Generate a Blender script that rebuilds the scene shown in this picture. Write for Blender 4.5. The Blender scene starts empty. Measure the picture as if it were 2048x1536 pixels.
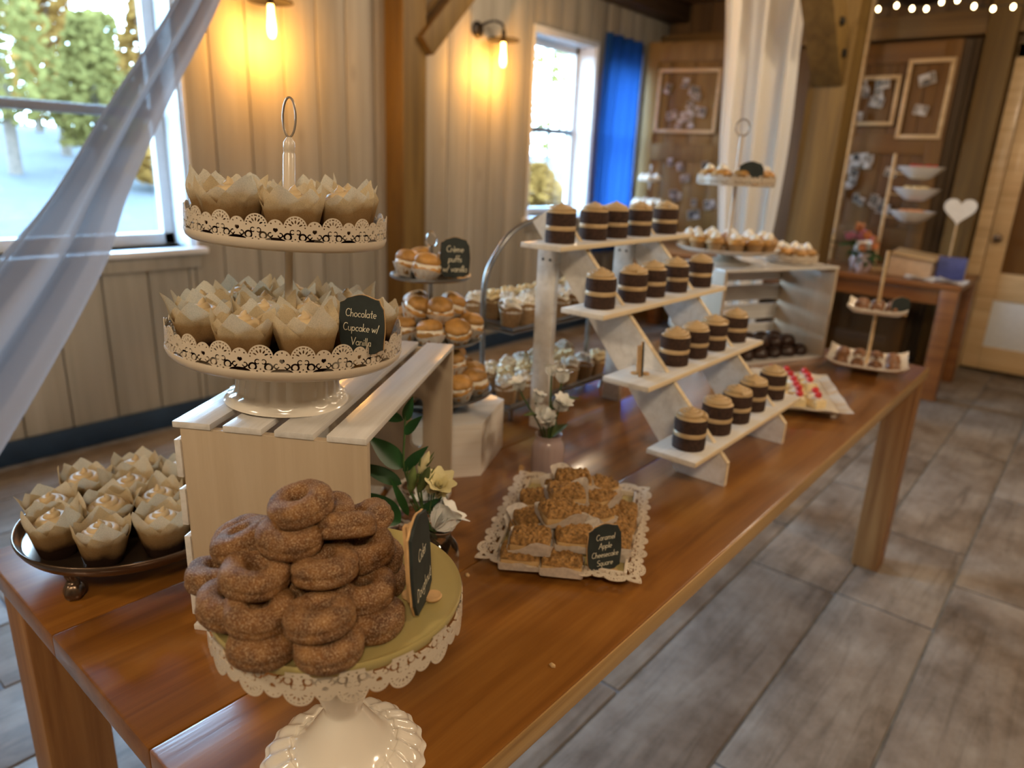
import bpy, bmesh, math, random
from mathutils import Vector, Matrix, noise
random.seed(7)
sc = bpy.context.scene
COL = sc.collection
PI = math.pi

# ------------------------------------------------------------------ camera
cam = bpy.data.cameras.new('camera')
camo = bpy.data.objects.new('camera', cam); COL.objects.link(camo)
cam.sensor_fit = 'HORIZONTAL'; cam.sensor_width = 36.0; cam.lens = 24.873
cam.clip_start = 0.02; cam.clip_end = 200
rot = Matrix(((0.76470979, -0.22240439, 0.60477701), (0.64301260, 0.20238376, -0.73863090), (0.04187771, 0.95371751, 0.29777367)))
camo.matrix_world = Matrix.Translation((0, 0, 1.368)) @ rot.to_4x4()
cam.dof.use_dof = True; cam.dof.focus_distance = 0.80; cam.dof.aperture_fstop = 3.6
sc.camera = camo

# ------------------------------------------------------------------ world and exposure
w = bpy.data.worlds.new('World'); sc.world = w; w.use_nodes = True
wn = w.node_tree.nodes; wl = w.node_tree.links
for n in list(wn): wn.remove(n)
wo = wn.new('ShaderNodeOutputWorld'); wb = wn.new('ShaderNodeBackground')
wt = wn.new('ShaderNodeTexCoord'); ws = wn.new('ShaderNodeSeparateXYZ'); wr = wn.new('ShaderNodeValToRGB')
wr.color_ramp.elements[0].position = 0.0; wr.color_ramp.elements[0].color = (0.52, 0.80, 1.0, 1)
wr.color_ramp.elements[1].position = 0.6; wr.color_ramp.elements[1].color = (0.36, 0.66, 1.0, 1)
wl.new(wt.outputs['Generated'], ws.inputs[0]); wl.new(ws.outputs['Z'], wr.inputs[0])
wl.new(wr.outputs[0], wb.inputs[0]); wl.new(wb.outputs[0], wo.inputs[0])
wb.inputs[1].default_value = 22.0
vs = sc.view_settings
vs.view_transform = 'Standard'; vs.look = 'None'; vs.gamma = 1.0; vs.exposure = 0.45; vs.use_curve_mapping = False
sc.cycles.use_denoising = True
sc.cycles.caustics_reflective = False; sc.cycles.caustics_refractive = False
sc.cycles.sample_clamp_indirect = 6.0
sc.cycles.max_bounces = 7; sc.cycles.diffuse_bounces = 3; sc.cycles.transparent_max_bounces = 12

def portal(loc, rot, sx, sy):
    l = bpy.data.lights.new('window_portal', 'AREA'); l.shape = 'RECTANGLE'; l.size = sx; l.size_y = sy
    l.cycles.is_portal = True
    o = bpy.data.objects.new('window_portal', l); COL.objects.link(o); o.location = loc; o.rotation_euler = rot
# daylight enters by the three windows
portal((-3.72, 1.15, 1.76), (0, -PI/2, 0), 1.8, 1.3)
portal((-3.72, 4.8, 1.6), (0, -PI/2, 0), 1.5, 1.0)
portal((-3.72, 5.64, 1.6), (0, -PI/2, 0), 1.5, .6)

def fill_lamp(loc, energy, r=0.12, col=(1.0, 0.66, 0.34)):
    l = bpy.data.lights.new('warm_fill_light', 'POINT'); l.energy = energy; l.color = col; l.shadow_soft_size = r
    o = bpy.data.objects.new('warm_fill_light', l); COL.objects.link(o); o.location = loc
# unseen warm fill lights added overhead to brighten the hall, no fixtures
LC = (1, .80, .56)
fill_lamp((0.7, -0.7, 2.45), 50, .18, LC)
fill_lamp((-1.2, -1.2, 2.5), 38, .15, LC)
fill_lamp((-0.3, 3.6, 2.5), 36, .12, LC)
fill_lamp((-2.4, 3.6, 2.5), 22, .12, LC)
fill_lamp((1.3, 2.0, 2.5), 58, .18, LC)

# ------------------------------------------------------------------ materials
MATS = {}
def newmat(name):
    m = bpy.data.materials.new(name); m.use_nodes = True
    nt = m.node_tree; b = nt.nodes['Principled BSDF']
    MATS[name] = m
    return m, nt, b
def ramp(nt, stops):
    r = nt.nodes.new('ShaderNodeValToRGB'); e = r.color_ramp.elements
    while len(e) < len(stops): e.new(0.5)
    for i, (p, c) in enumerate(stops):
        e[i].position = p; e[i].color = (*c, 1)
    return r
def coords(nt, scale=(1, 1, 1), rnd=True, kind='Object'):
    tc = nt.nodes.new('ShaderNodeTexCoord'); mp = nt.nodes.new('ShaderNodeMapping')
    mp.inputs['Scale'].default_value = scale
    nt.links.new(tc.outputs[kind], mp.inputs[0])
    if rnd:
        oi = nt.nodes.new('ShaderNodeObjectInfo'); mu = nt.nodes.new('ShaderNodeMath'); mu.operation = 'MULTIPLY'
        mu.inputs[1].default_value = 37.0
        nt.links.new(oi.outputs['Random'], mu.inputs[0]); nt.links.new(mu.outputs[0], mp.inputs['Location'])
    return mp
def mul(c, k): return tuple(min(1, x*k) for x in c)
def plain(name, col, rough=.5, metal=0., var=.12, scale=30., bump=0., bscale=None, spec=.5, coat=0., sss=0., objvar=0., emit=None, estr=0, alpha=1., trans=0.):
    m, nt, b = newmat(name)
    mp = coords(nt)
    n = nt.nodes.new('ShaderNodeTexNoise'); n.inputs['Scale'].default_value = scale; n.inputs['Detail'].default_value = 4
    nt.links.new(mp.outputs[0], n.inputs['Vector'])
    r = ramp(nt, [(.3, mul(col, 1-var)), (.7, mul(col, 1+var))])
    nt.links.new(n.outputs['Fac'], r.inputs[0])
    out = r.outputs[0]
    if objvar:
        oi = nt.nodes.new('ShaderNodeObjectInfo'); mr = nt.nodes.new('ShaderNodeMapRange')
        mr.inputs[3].default_value = 1-objvar; mr.inputs[4].default_value = 1+objvar
        nt.links.new(oi.outputs['Random'], mr.inputs[0])
        hs = nt.nodes.new('ShaderNodeHueSaturation'); nt.links.new(mr.outputs[0], hs.inputs['Value']); nt.links.new(out, hs.inputs['Color'])
        out = hs.outputs[0]
    nt.links.new(out, b.inputs['Base Color'])
    b.inputs['Roughness'].default_value = rough; b.inputs['Metallic'].default_value = metal
    b.inputs['Specular IOR Level'].default_value = spec; b.inputs['Coat Weight'].default_value = coat
    b.inputs['Coat Roughness'].default_value = .08
    if sss: b.inputs['Subsurface Weight'].default_value = sss; b.inputs['Subsurface Radius'].default_value = (.01, .007, .004)
    if trans: b.inputs['Transmission Weight'].default_value = trans
    if alpha < 1: b.inputs['Alpha'].default_value = alpha
    if emit: b.inputs['Emission Color'].default_value = (*emit, 1); b.inputs['Emission Strength'].default_value = estr
    if bump:
        n2 = nt.nodes.new('ShaderNodeTexNoise'); n2.inputs['Scale'].default_value = bscale or scale*4; n2.inputs['Detail'].default_value = 3
        nt.links.new(mp.outputs[0], n2.inputs['Vector'])
        bp = nt.nodes.new('ShaderNodeBump'); bp.inputs['Strength'].default_value = bump; bp.inputs['Distance'].default_value = .002
        nt.links.new(n2.outputs['Fac'], bp.inputs['Height']); nt.links.new(bp.outputs[0], b.inputs['Normal'])
    return m
def wood(name, dark, mid, light, axis='Y', fine=26., rough=.45, bump=.15, coat=0., objvar=.12, knots=0., along=1.4, contrast=(.3, .5, .72), spec=.5):
    """wood grain running along the given object axis"""
    m, nt, b = newmat(name)
    s = {'X': (along, fine, fine), 'Y': (fine, along, fine), 'Z': (fine, fine, along)}[axis]
    mp = coords(nt, s)
    n = nt.nodes.new('ShaderNodeTexNoise'); n.inputs['Scale'].default_value = 1.0; n.inputs['Detail'].default_value = 6
    n.inputs['Roughness'].default_value = .62; n.inputs['Distortion'].default_value = .5
    nt.links.new(mp.outputs[0], n.inputs['Vector'])
    r = ramp(nt, [(contrast[0], dark), (contrast[1], mid), (contrast[2], light)])
    nt.links.new(n.outputs['Fac'], r.inputs[0]); out = r.outputs[0]
    # broad tone
    s2 = tuple(x*.12 for x in s); mp2 = coords(nt, s2)
    n2 = nt.nodes.new('ShaderNodeTexNoise'); n2.inputs['Scale'].default_value = 1.3; n2.inputs['Detail'].default_value = 2
    nt.links.new(mp2.outputs[0], n2.inputs['Vector'])
    oi = nt.nodes.new('ShaderNodeObjectInfo'); mr = nt.nodes.new('ShaderNodeMapRange')
    mr.inputs[3].default_value = -objvar; mr.inputs[4].default_value = objvar
    nt.links.new(oi.outputs['Random'], mr.inputs[0])
    ad = nt.nodes.new('ShaderNodeMath'); ad.operation = 'MULTIPLY_ADD'; ad.inputs[1].default_value = .5; ad.inputs[2].default_value = .75
    nt.links.new(n2.outputs['Fac'], ad.inputs[0])
    ad2 = nt.nodes.new('ShaderNodeMath'); ad2.operation = 'ADD'
    nt.links.new(ad.outputs[0], ad2.inputs[0]); nt.links.new(mr.outputs[0], ad2.inputs[1])
    hs = nt.nodes.new('ShaderNodeHueSaturation'); nt.links.new(ad2.outputs[0], hs.inputs['Value']); nt.links.new(out, hs.inputs['Color'])
    out = hs.outputs[0]
    if knots:
        mk = coords(nt, tuple((3.2 if x == fine else 1.5) for x in s))
        vo = nt.nodes.new('ShaderNodeTexVoronoi'); vo.inputs['Scale'].default_value = 1.0
        nt.links.new(mk.outputs[0], vo.inputs['Vector'])
        kr = ramp(nt, [(.03, (1, 1, 1)), (.10, (0, 0, 0))]); nt.links.new(vo.outputs['Distance'], kr.inputs[0])
        mx = nt.nodes.new('ShaderNodeMix'); mx.data_type = 'RGBA'
        km = nt.nodes.new('ShaderNodeMath'); km.operation = 'MULTIPLY'; km.inputs[1].default_value = knots
        nt.links.new(kr.outputs[0], km.inputs[0]); nt.links.new(km.outputs[0], mx.inputs[0])
        nt.links.new(out, mx.inputs[6]); mx.inputs[7].default_value = (*mul(dark, .55), 1); out = mx.outputs[2]
    nt.links.new(out, b.inputs['Base Color'])
    b.inputs['Roughness'].default_value = rough; b.inputs['Coat Weight'].default_value = coat; b.inputs['Coat Roughness'].default_value = .12
    b.inputs['Specular IOR Level'].default_value = spec
    bp = nt.nodes.new('ShaderNodeBump'); bp.inputs['Strength'].default_value = bump; bp.inputs['Distance'].default_value = .002
    nt.links.new(n.outputs['Fac'], bp.inputs['Height']); nt.links.new(bp.outputs[0], b.inputs['Normal'])
    if coat: nt.links.new(bp.outputs[0], b.inputs['Coat Normal'])
    return m
def glassy(name, col=(1, 1, 1), rough=.03, fac=.05):
    """thin pane: mostly see-through with a fresnel-like gloss"""
    m, nt, b = newmat(name); nt.nodes.remove(b)
    o = nt.nodes['Material Output']; t = nt.nodes.new('ShaderNodeBsdfTransparent'); t.inputs[0].default_value = (*col, 1)
    g = nt.nodes.new('ShaderNodeBsdfGlossy'); g.inputs['Roughness'].default_value = rough
    mx = nt.nodes.new('ShaderNodeMixShader')
    mx.inputs[0].default_value = fac
    nt.links.new(t.outputs[0], mx.inputs[1]); nt.links.new(g.outputs[0], mx.inputs[2]); nt.links.new(mx.outputs[0], o.inputs[0])
    return m
def sheer(name, col, tl=.4, clear=.2, wscale=900., rough=.9):
    """cloth or paper: diffuse + translucent + a little see-through"""
    m, nt, b = newmat(name); nt.nodes.remove(b)
    o = nt.nodes['Material Output']
    d = nt.nodes.new('ShaderNodeBsdfDiffuse'); t = nt.nodes.new('ShaderNodeBsdfTranslucent'); c = nt.nodes.new('ShaderNodeBsdfTransparent')
    mp = coords(nt); n = nt.nodes.new('ShaderNodeTexNoise'); n.inputs['Scale'].default_value = wscale; n.inputs['Detail'].default_value = 2
    nt.links.new(mp.outputs[0], n.inputs['Vector'])
    r = ramp(nt, [(.35, mul(col, .88)), (.65, mul(col, 1.08))]); nt.links.new(n.outputs['Fac'], r.inputs[0])
    nt.links.new(r.outputs[0], d.inputs[0]); nt.links.new(r.outputs[0], t.inputs[0])
    m1 = nt.nodes.new('ShaderNodeMixShader'); m1.inputs[0].default_value = tl
    nt.links.new(d.outputs[0], m1.inputs[1]); nt.links.new(t.outputs[0], m1.inputs[2])
    last = m1
    if clear:
        m2 = nt.nodes.new('ShaderNodeMixShader'); m2.inputs[0].default_value = clear
        nt.links.new(m1.outputs[0], m2.inputs[1]); nt.links.new(c.outputs[0], m2.inputs[2]); last = m2
    nt.links.new(last.outputs[0], o.inputs[0])
    return m

wood('table_top', (0.150, 0.052, 0.009), (0.255, 0.098, 0.016), (0.360, 0.155, 0.030), 'Y', 22, .28, .25, .6, .10, .5)
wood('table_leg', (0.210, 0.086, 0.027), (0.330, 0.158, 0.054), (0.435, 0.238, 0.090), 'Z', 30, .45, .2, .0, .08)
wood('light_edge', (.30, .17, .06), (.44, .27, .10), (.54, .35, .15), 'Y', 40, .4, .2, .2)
wood('far_table', (0.155, 0.050, 0.012), (0.236, 0.088, 0.022), (0.291, 0.121, 0.032), 'X', 20, .4, .1, .2)
wood('white_plank', (0.620, 0.600, 0.560), (0.720, 0.700, 0.670), (0.800, 0.790, 0.770), 'Y', 60, .30, .35, .4, .03, 0, 2.5)
wood('shaded_white_panel', (.46, .36, .25), (.50, .40, .28), (.54, .44, .32), 'Z', 40, .45, .12, .1, .02, 0, 2.5)  # crate's white paint, with warm shade put into the darker tan
wood('raw_edge', (0.640, 0.500, 0.320), (0.800, 0.660, 0.440), (0.880, 0.760, 0.550), 'Y', 60, .7, .2, 0, .05)
wood('whitewash', (0.660, 0.620, 0.560), (0.800, 0.770, 0.710), (0.880, 0.860, 0.820), 'Y', 40, .5, .15, .1, .05)
wood('hex_wood', (0.740, 0.660, 0.560), (0.840, 0.770, 0.680), (0.890, 0.840, 0.770), 'X', 40, .45, .15, .2, .06)
wood('wall_board', (0.330, 0.300, 0.240), (0.410, 0.375, 0.310), (0.470, 0.435, 0.370), 'Z', 14, .6, .2, 0, .07, .45, .7)
wood('timber', (0.110, 0.060, 0.013), (0.170, 0.098, 0.023), (0.230, 0.140, 0.036), 'Z', 16, .65, .35, 0, .08, .5, .8)
wood('timber_x', (0.110, 0.060, 0.018), (0.170, 0.098, 0.032), (0.230, 0.140, 0.050), 'X', 16, .65, .35, 0, .08, .3, .8)
wood('timber_dark', (0.045, 0.025, 0.012), (0.075, 0.043, 0.020), (0.110, 0.065, 0.030), 'Y', 16, .7, .3, 0, .08)
wood('barn_door', (0.110, 0.046, 0.006), (0.155, 0.068, 0.010), (0.200, 0.095, 0.017), 'Z', 14, .55, .2, 0, .06, .4, .8)
wood('pale_door', (.16, .082, .016), (.235, .130, .032), (.30, .175, .05), 'Z', 14, .55, .2, 0, .06, .4, .8)
wood('barn_rail', (0.110, 0.046, 0.006), (0.155, 0.068, 0.010), (0.200, 0.095, 0.017), 'X', 14, .55, .2, 0, .06, .3, .8)
wood('far_board', (0.085, 0.045, 0.018), (0.130, 0.075, 0.032), (0.165, 0.100, 0.045), 'Z', 14, .65, .25, 0, .12, .3, .8)
wood('ceiling_board', (0.140, 0.085, 0.040), (0.210, 0.130, 0.065), (0.260, 0.170, 0.090), 'Y', 14, .65, .25, 0, .1)
wood('light_board', (.52, .34, .16), (.66, .46, .24), (.74, .56, .32), 'X', 30, .45, .15, .2, .06)
plain('blue_base', (.020, .048, .10), .45, var=.2, scale=8)
plain('window_white', (.78, .80, .82), .4, var=.03)
plain('window_rail', (.20, .22, .26), .4, var=.05)
glassy('pane', (.97, .98, 1.0))
plain('outer_wall', (.45, .42, .38), .8)
plain('lace_white', (.66, .57, .45), .35, var=.04, scale=12, coat=.3)
plain('gloss_white', (.80, .74, .64), .16, var=.03, scale=8, coat=.6)
plain('plate_cream', (.44, .36, .14), .3, var=.05, scale=8, coat=.3)
plain('china_white', (.84, .83, .80), .2, var=.03, coat=.5)
plain('ring_metal', (.42, .36, .29), .35, .8, var=.1)
plain('bronze', (.16, .11, .075), .28, .85, var=.2, scale=14, coat=.2)
plain('grey_metal', (.32, .33, .33), .32, .9, var=.1)
plain('choc_cake', (.045, .020, .011), .85, var=.45, scale=160, bump=.9, bscale=420)
plain('choc_inner', (.06, .028, .014), .85, var=.4, scale=200, bump=.8, bscale=400)
plain('frosting', (.58, .44, .25), .5, var=.07, scale=60, bump=.1, sss=.15, objvar=.05)
plain('cake_cream', (.56, .40, .21), .42, var=.08, scale=60, bump=.15, sss=.12, objvar=.05)
plain('cream_white', (.82, .76, .64), .4, var=.05, scale=60, bump=.2, sss=.15)
plain('custard', (.82, .66, .36), .45, var=.1, scale=70, bump=.3)
plain('choux', (.46, .24, .065), .5, var=.35, scale=38, bump=.35, bscale=90, objvar=.14)
sheer('paper_white', (.84, .78, .70), .35, 0, 120)
sheer('paper_tan', (.52, .34, .18), .4, 0, 160)
plain('crumble', (.32, .17, .05), .8, var=.55, scale=190, bump=.8, bscale=330)
plain('cheesecake', (.60, .40, .18), .6, var=.12, scale=80, bump=.3)
plain('chocolate', (.035, .016, .010), .35, var=.3, scale=60, bump=.3, objvar=.2)
plain('pecan', (.20, .085, .03), .5, var=.5, scale=80, bump=.8, bscale=160)
plain('strawberry', (.62, .03, .03), .3, var=.3, scale=90, bump=.3)
plain('slate', (.018, .026, .024), .7, var=.3, scale=40)
plain('chalk', (.85, .80, .62), .8, var=.1, scale=400)
plain('peg_wood', (.55, .34, .15), .6, var=.2, scale=60)
plain('leaf_green', (.014, .070, .016), .42, var=.35, scale=25, objvar=.2)
plain('leaf_pale', (.12, .17, .05), .5, var=.3, scale=40, objvar=.2)
plain('stem_green', (.06, .12, .03), .5, var=.3, scale=60)
plain('petal_white', (.90, .90, .86), .5, var=.05, scale=40, sss=.1)
plain('petal_cream', (.80, .72, .40), .5, var=.1, scale=40, sss=.1)
plain('petal_pink', (.72, .30, .42), .5, var=.2, scale=30, objvar=.1)
plain('petal_orange', (.80, .36, .16), .5, var=.2, scale=30)
plain('petal_blue', (.16, .22, .55), .5, var=.2, scale=30)
sheer('cloth_blue', (.026, .10, .33), .55, 0, 500)
sheer('sheer_cloth', (.38, .36, .37), .30, .05, 1400)
sheer('drape_cloth', (.90, .86, .78), .40, .0, 900)
plain('steel_dark', (.035, .03, .026), .45, .7)
plain('bulb_glass', (1, .62, .2), .2, var=.02, emit=(1, .48, .10), estr=26)
plain('fairy_bulb', (1, .8, .5), .2, var=.02, emit=(1, .72, .36), estr=14)
plain('photo_paper', (.62, .58, .52), .5, var=.05)
plain('gravel', (.034, .030, .028), .9, var=.25, scale=3)
plain('autumn_leaves', (.62, .52, .16), .9, var=.4, scale=4)
sheer('tree_green', (.17, .135, .040), .5, 0, 1.2)
sheer('tree_gold', (.24, .12, .030), .5, 0, 1.2)
plain('bark', (.10, .07, .05), .9, var=.3, scale=12)
plain('grout', (.21, .22, .24), .9, var=.25, scale=20)
plain('heart_white', (.80, .78, .74), .5, var=.05)
plain('book_blue', (.07, .09, .30), .5, var=.2)
plain('card_beige', (.60, .45, .32), .6, var=.1)
plain('clear_glass', (.96, .97, .97), .02, var=.0, trans=1.0)
plain('pink_glass', (.90, .70, .68), .10, var=.02, trans=.55)
plain('brown_crumb', (.62, .42, .20), .8)

# photographs: dark and pale patches of a snapshot
def photo_mat():
    m, nt, b = newmat('snapshot'); mp = coords(nt, (14, 14, 14))
    n = nt.nodes.new('ShaderNodeTexNoise'); n.inputs['Scale'].default_value = 1.0; n.inputs['Detail'].default_value = 2
    nt.links.new(mp.outputs[0], n.inputs['Vector'])
    r = ramp(nt, [(.36, (.03, .035, .04)), (.47, (.14, .12, .10)), (.55, (.40, .34, .29)), (.66, (.62, .62, .64))])
    nt.links.new(n.outputs['Fac'], r.inputs[0]); nt.links.new(r.outputs[0], b.inputs['Base Color']); b.inputs['Roughness'].default_value = .35
photo_mat()
# sugared doughnut: cinnamon crust with light sugar grains
def donut_mat():
    m, nt, b = newmat('sugared_crust'); mp = coords(nt)
    n = nt.nodes.new('ShaderNodeTexNoise'); n.inputs['Scale'].default_value = 60; n.inputs['Detail'].default_value = 5
    nt.links.new(mp.outputs[0], n.inputs['Vector'])
    r = ramp(nt, [(.32, (.10, .036, .007)), (.52, (.19, .076, .015)), (.72, (.29, .135, .035))]); nt.links.new(n.outputs['Fac'], r.inputs[0])
    v = nt.nodes.new('ShaderNodeTexNoise'); v.inputs['Scale'].default_value = 900; v.inputs['Detail'].default_value = 2
    nt.links.new(mp.outputs[0], v.inputs['Vector'])
    k = ramp(nt, [(.555, (0, 0, 0)), (.61, (1, 1, 1))]); nt.links.new(v.outputs['Fac'], k.inputs[0])
    mx = nt.nodes.new('ShaderNodeMix'); mx.data_type = 'RGBA'; mk = nt.nodes.new('ShaderNodeMath'); mk.operation = 'MULTIPLY'; mk.inputs[1].default_value = .62
    nt.links.new(k.outputs[0], mk.inputs[0]); nt.links.new(mk.outputs[0], mx.inputs[0])
    nt.links.new(r.outputs[0], mx.inputs[6]); mx.inputs[7].default_value = (.74, .55, .34, 1)
    nt.links.new(mx.outputs[2], b.inputs['Base Color']); b.inputs['Roughness'].default_value = .62
    bp = nt.nodes.new('ShaderNodeBump'); bp.inputs['Strength'].default_value = .9; bp.inputs['Distance'].default_value = .0016
    nt.links.new(v.outputs['Fac'], bp.inputs['Height']); nt.links.new(bp.outputs[0], b.inputs['Normal'])
donut_mat()
# tulip paper: kraft parchment, soaked dark brown where it hugs the chocolate cake
def tulip_mat():
    m, nt, b = newmat('tulip_paper'); nt.nodes.remove(b); o = nt.nodes['Material Output']
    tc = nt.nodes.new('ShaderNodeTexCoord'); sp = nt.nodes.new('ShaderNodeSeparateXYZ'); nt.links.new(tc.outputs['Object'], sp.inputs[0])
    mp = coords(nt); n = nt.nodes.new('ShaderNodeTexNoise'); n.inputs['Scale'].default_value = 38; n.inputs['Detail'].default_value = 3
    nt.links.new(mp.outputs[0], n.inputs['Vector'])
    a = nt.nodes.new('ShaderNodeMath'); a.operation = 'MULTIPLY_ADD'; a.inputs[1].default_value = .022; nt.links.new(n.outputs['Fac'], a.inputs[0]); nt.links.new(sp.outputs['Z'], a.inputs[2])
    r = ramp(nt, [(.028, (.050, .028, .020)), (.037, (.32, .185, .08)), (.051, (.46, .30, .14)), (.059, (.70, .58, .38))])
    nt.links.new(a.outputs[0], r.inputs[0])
    # fibre specks
    n2 = nt.nodes.new('ShaderNodeTexNoise'); n2.inputs['Scale'].default_value = 800; nt.links.new(mp.outputs[0], n2.inputs['Vector'])
    k = ramp(nt, [(.35, (.86, .86, .86)), (.6, (1, 1, 1))]); nt.links.new(n2.outputs['Fac'], k.inputs[0])
    mx = nt.nodes.new('ShaderNodeMix'); mx.data_type = 'RGBA'; mx.blend_type = 'MULTIPLY'; mx.inputs[0].default_value = 1
    nt.links.new(r.outputs[0], mx.inputs[6]); nt.links.new(k.outputs[0], mx.inputs[7])
    d = nt.nodes.new('ShaderNodeBsdfDiffuse'); t = nt.nodes.new('ShaderNodeBsdfTranslucent')
    nt.links.new(mx.outputs[2], d.inputs[0]); nt.links.new(mx.outputs[2], t.inputs[0])
    ms = nt.nodes.new('ShaderNodeMixShader'); ms.inputs[0].default_value = .38
    nt.links.new(d.outputs[0], ms.inputs[1]); nt.links.new(t.outputs[0], ms.inputs[2]); nt.links.new(ms.outputs[0], o.inputs[0])
tulip_mat()
# stamped concrete plank: grey-brown, cloudy, with wood figure
def concrete_mat():
    m, nt, b = newmat('stamped_concrete')
    mp = coords(nt, (20, 1.6, 20)); n = nt.nodes.new('ShaderNodeTexNoise'); n.inputs['Scale'].default_value = 1.0; n.inputs['Detail'].default_value = 7; n.inputs['Roughness'].default_value = .7; n.inputs['Distortion'].default_value = 1.2
    nt.links.new(mp.outputs[0], n.inputs['Vector'])
    mp2 = coords(nt, (3, 2.2, 3)); n2 = nt.nodes.new('ShaderNodeTexNoise'); n2.inputs['Scale'].default_value = 1.6; n2.inputs['Detail'].default_value = 5; n2.inputs['Roughness'].default_value = .65
    nt.links.new(mp2.outputs[0], n2.inputs['Vector'])
    r = ramp(nt, [(.34, (.155, .115, .082)), (.5, (.245, .20, .158)), (.66, (.33, .285, .235))]); nt.links.new(n2.outputs['Fac'], r.inputs[0])
    k = ramp(nt, [(.3, (.62, .60, .58)), (.5, (1, 1, 1)), (.75, (1.12, 1.1, 1.08))]); nt.links.new(n.outputs['Fac'], k.inputs[0])
    mx = nt.nodes.new('ShaderNodeMix'); mx.data_type = 'RGBA'; mx.blend_type = 'MULTIPLY'; mx.inputs[0].default_value = 1
    nt.links.new(r.outputs[0], mx.inputs[6]); nt.links.new(k.outputs[0], mx.inputs[7])
    # knots
    mk = coords(nt, (2.4, 1.6, 2.4)); vo = nt.nodes.new('ShaderNodeTexVoronoi'); vo.inputs['Scale'].default_value = 1.0; nt.links.new(mk.outputs[0], vo.inputs['Vector'])
    kr = ramp(nt, [(.03, (1, 1, 1)), (.11, (0, 0, 0))]); nt.links.new(vo.outputs['Distance'], kr.inputs[0])
    kk = nt.nodes.new('ShaderNodeMath'); kk.operation = 'MULTIPLY'; kk.inputs[1].default_value = .6; nt.links.new(kr.outputs[0], kk.inputs[0])
    m2 = nt.nodes.new('ShaderNodeMix'); m2.data_type = 'RGBA'; nt.links.new(kk.outputs[0], m2.inputs[0]); nt.links.new(mx.outputs[2], m2.inputs[6]); m2.inputs[7].default_value = (.06, .045, .04, 1)
    nt.links.new(m2.outputs[2], b.inputs['Base Color']); b.inputs['Roughness'].default_value = .52; b.inputs['Specular IOR Level'].default_value = .4
    bp = nt.nodes.new('ShaderNodeBump'); bp.inputs['Strength'].default_value = .35; bp.inputs['Distance'].default_value = .004
    nt.links.new(n.outputs['Fac'], bp.inputs['Height']); nt.links.new(bp.outputs[0], b.inputs['Normal'])
concrete_mat()

# ------------------------------------------------------------------ mesh helpers
class MB:
    def __init__(s): s.v = []; s.f = []; s.mi = []; s.k = 0
    def add(s, vf, M=None):
        v, f = vf; o = len(s.v)
        if M is not None: v = [M @ Vector(p) for p in v]
        s.v.extend([tuple(p) for p in v]); s.f.extend([tuple(i+o for i in q) for q in f]); s.mi.extend([s.k]*len(f))
        return s
    def mesh(s, name, mats, smooth=True, fix=True):
        me = bpy.data.meshes.new(name); me.from_pydata(s.v, [], s.f)
        for m in ([mats] if isinstance(mats, str) else mats): me.materials.append(MATS[m])
        if any(s.mi): me.polygons.foreach_set('material_index', s.mi)
        if fix:
            bm = bmesh.new(); bm.from_mesh(me); bmesh.ops.recalc_face_normals(bm, faces=bm.faces); bm.to_mesh(me); bm.free()
        if smooth:
            me.polygons.foreach_set('use_smooth', [True]*len(me.polygons))
            me.set_sharp_from_angle(angle=math.radians(42))
        return me
    def build(s, name, mats, parent=None, smooth=True, loc=None, rot=None, fix=True):
        return obj(name, s.mesh(name, mats, smooth, fix), parent, loc, rot)
def obj(name, me, parent=None, loc=None, rot=None):
    o = bpy.data.objects.new(name, me); COL.objects.link(o)
    if parent: o.parent = parent
    if loc is not None: o.location = loc
    if rot is not None: o.rotation_euler = rot
    return o
def tag(o, label, cat, group=None):
    o['label'] = label; o['category'] = cat
    if group: o['group'] = group
    return o
def thing(name, label, cat, loc=(0, 0, 0), rot=(0, 0, 0), group=None):
    o = bpy.data.objects.new(name, None); COL.objects.link(o); o.empty_display_size = .03
    o.location = loc; o.rotation_euler = rot
    return tag(o, label, cat, group)
def struct(o): o['kind'] = 'structure'; return o
def dup(root, loc, rot=(0, 0, 0), label=None, group=None, scale=1.0):
    r = root.copy(); COL.objects.link(r); r.location = loc; r.rotation_euler = rot; r.scale = (scale,)*3
    if label: r['label'] = label
    if group: r['group'] = group
    for ch in root.children:
        c = ch.copy(); COL.objects.link(c); c.parent = r
        for g in ch.children:
            d = g.copy(); COL.objects.link(d); d.parent = c
    return r
def place(proto, used, loc, rot=(0, 0, 0), label=None, group=None, scale=1.0):
    """first placement moves the prototype itself, later ones copy it with its parts"""
    if not used.get(proto.name):
        used[proto.name] = True
        proto.location = loc; proto.rotation_euler = rot; proto.scale = (scale,)*3
        if label: proto['label'] = label
        if group: proto['group'] = group
        return proto
    return dup(proto, loc, rot, label, group, scale)
USED = {}
def TR(x, y, z): return Matrix.Translation((x, y, z))
def RZ(a): return Matrix.Rotation(a, 4, 'Z')
def RX(a): return Matrix.Rotation(a, 4, 'X')
def RY(a): return Matrix.Rotation(a, 4, 'Y')
def box(x0, x1, y0, y1, z0, z1):
    v = [(x, y, z) for z in (z0, z1) for y in (y0, y1) for x in (x0, x1)]
    return v, [(0, 2, 3, 1), (4, 5, 7, 6), (0, 1, 5, 4), (2, 6, 7, 3), (0, 4, 6, 2), (1, 3, 7, 5)]
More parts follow.
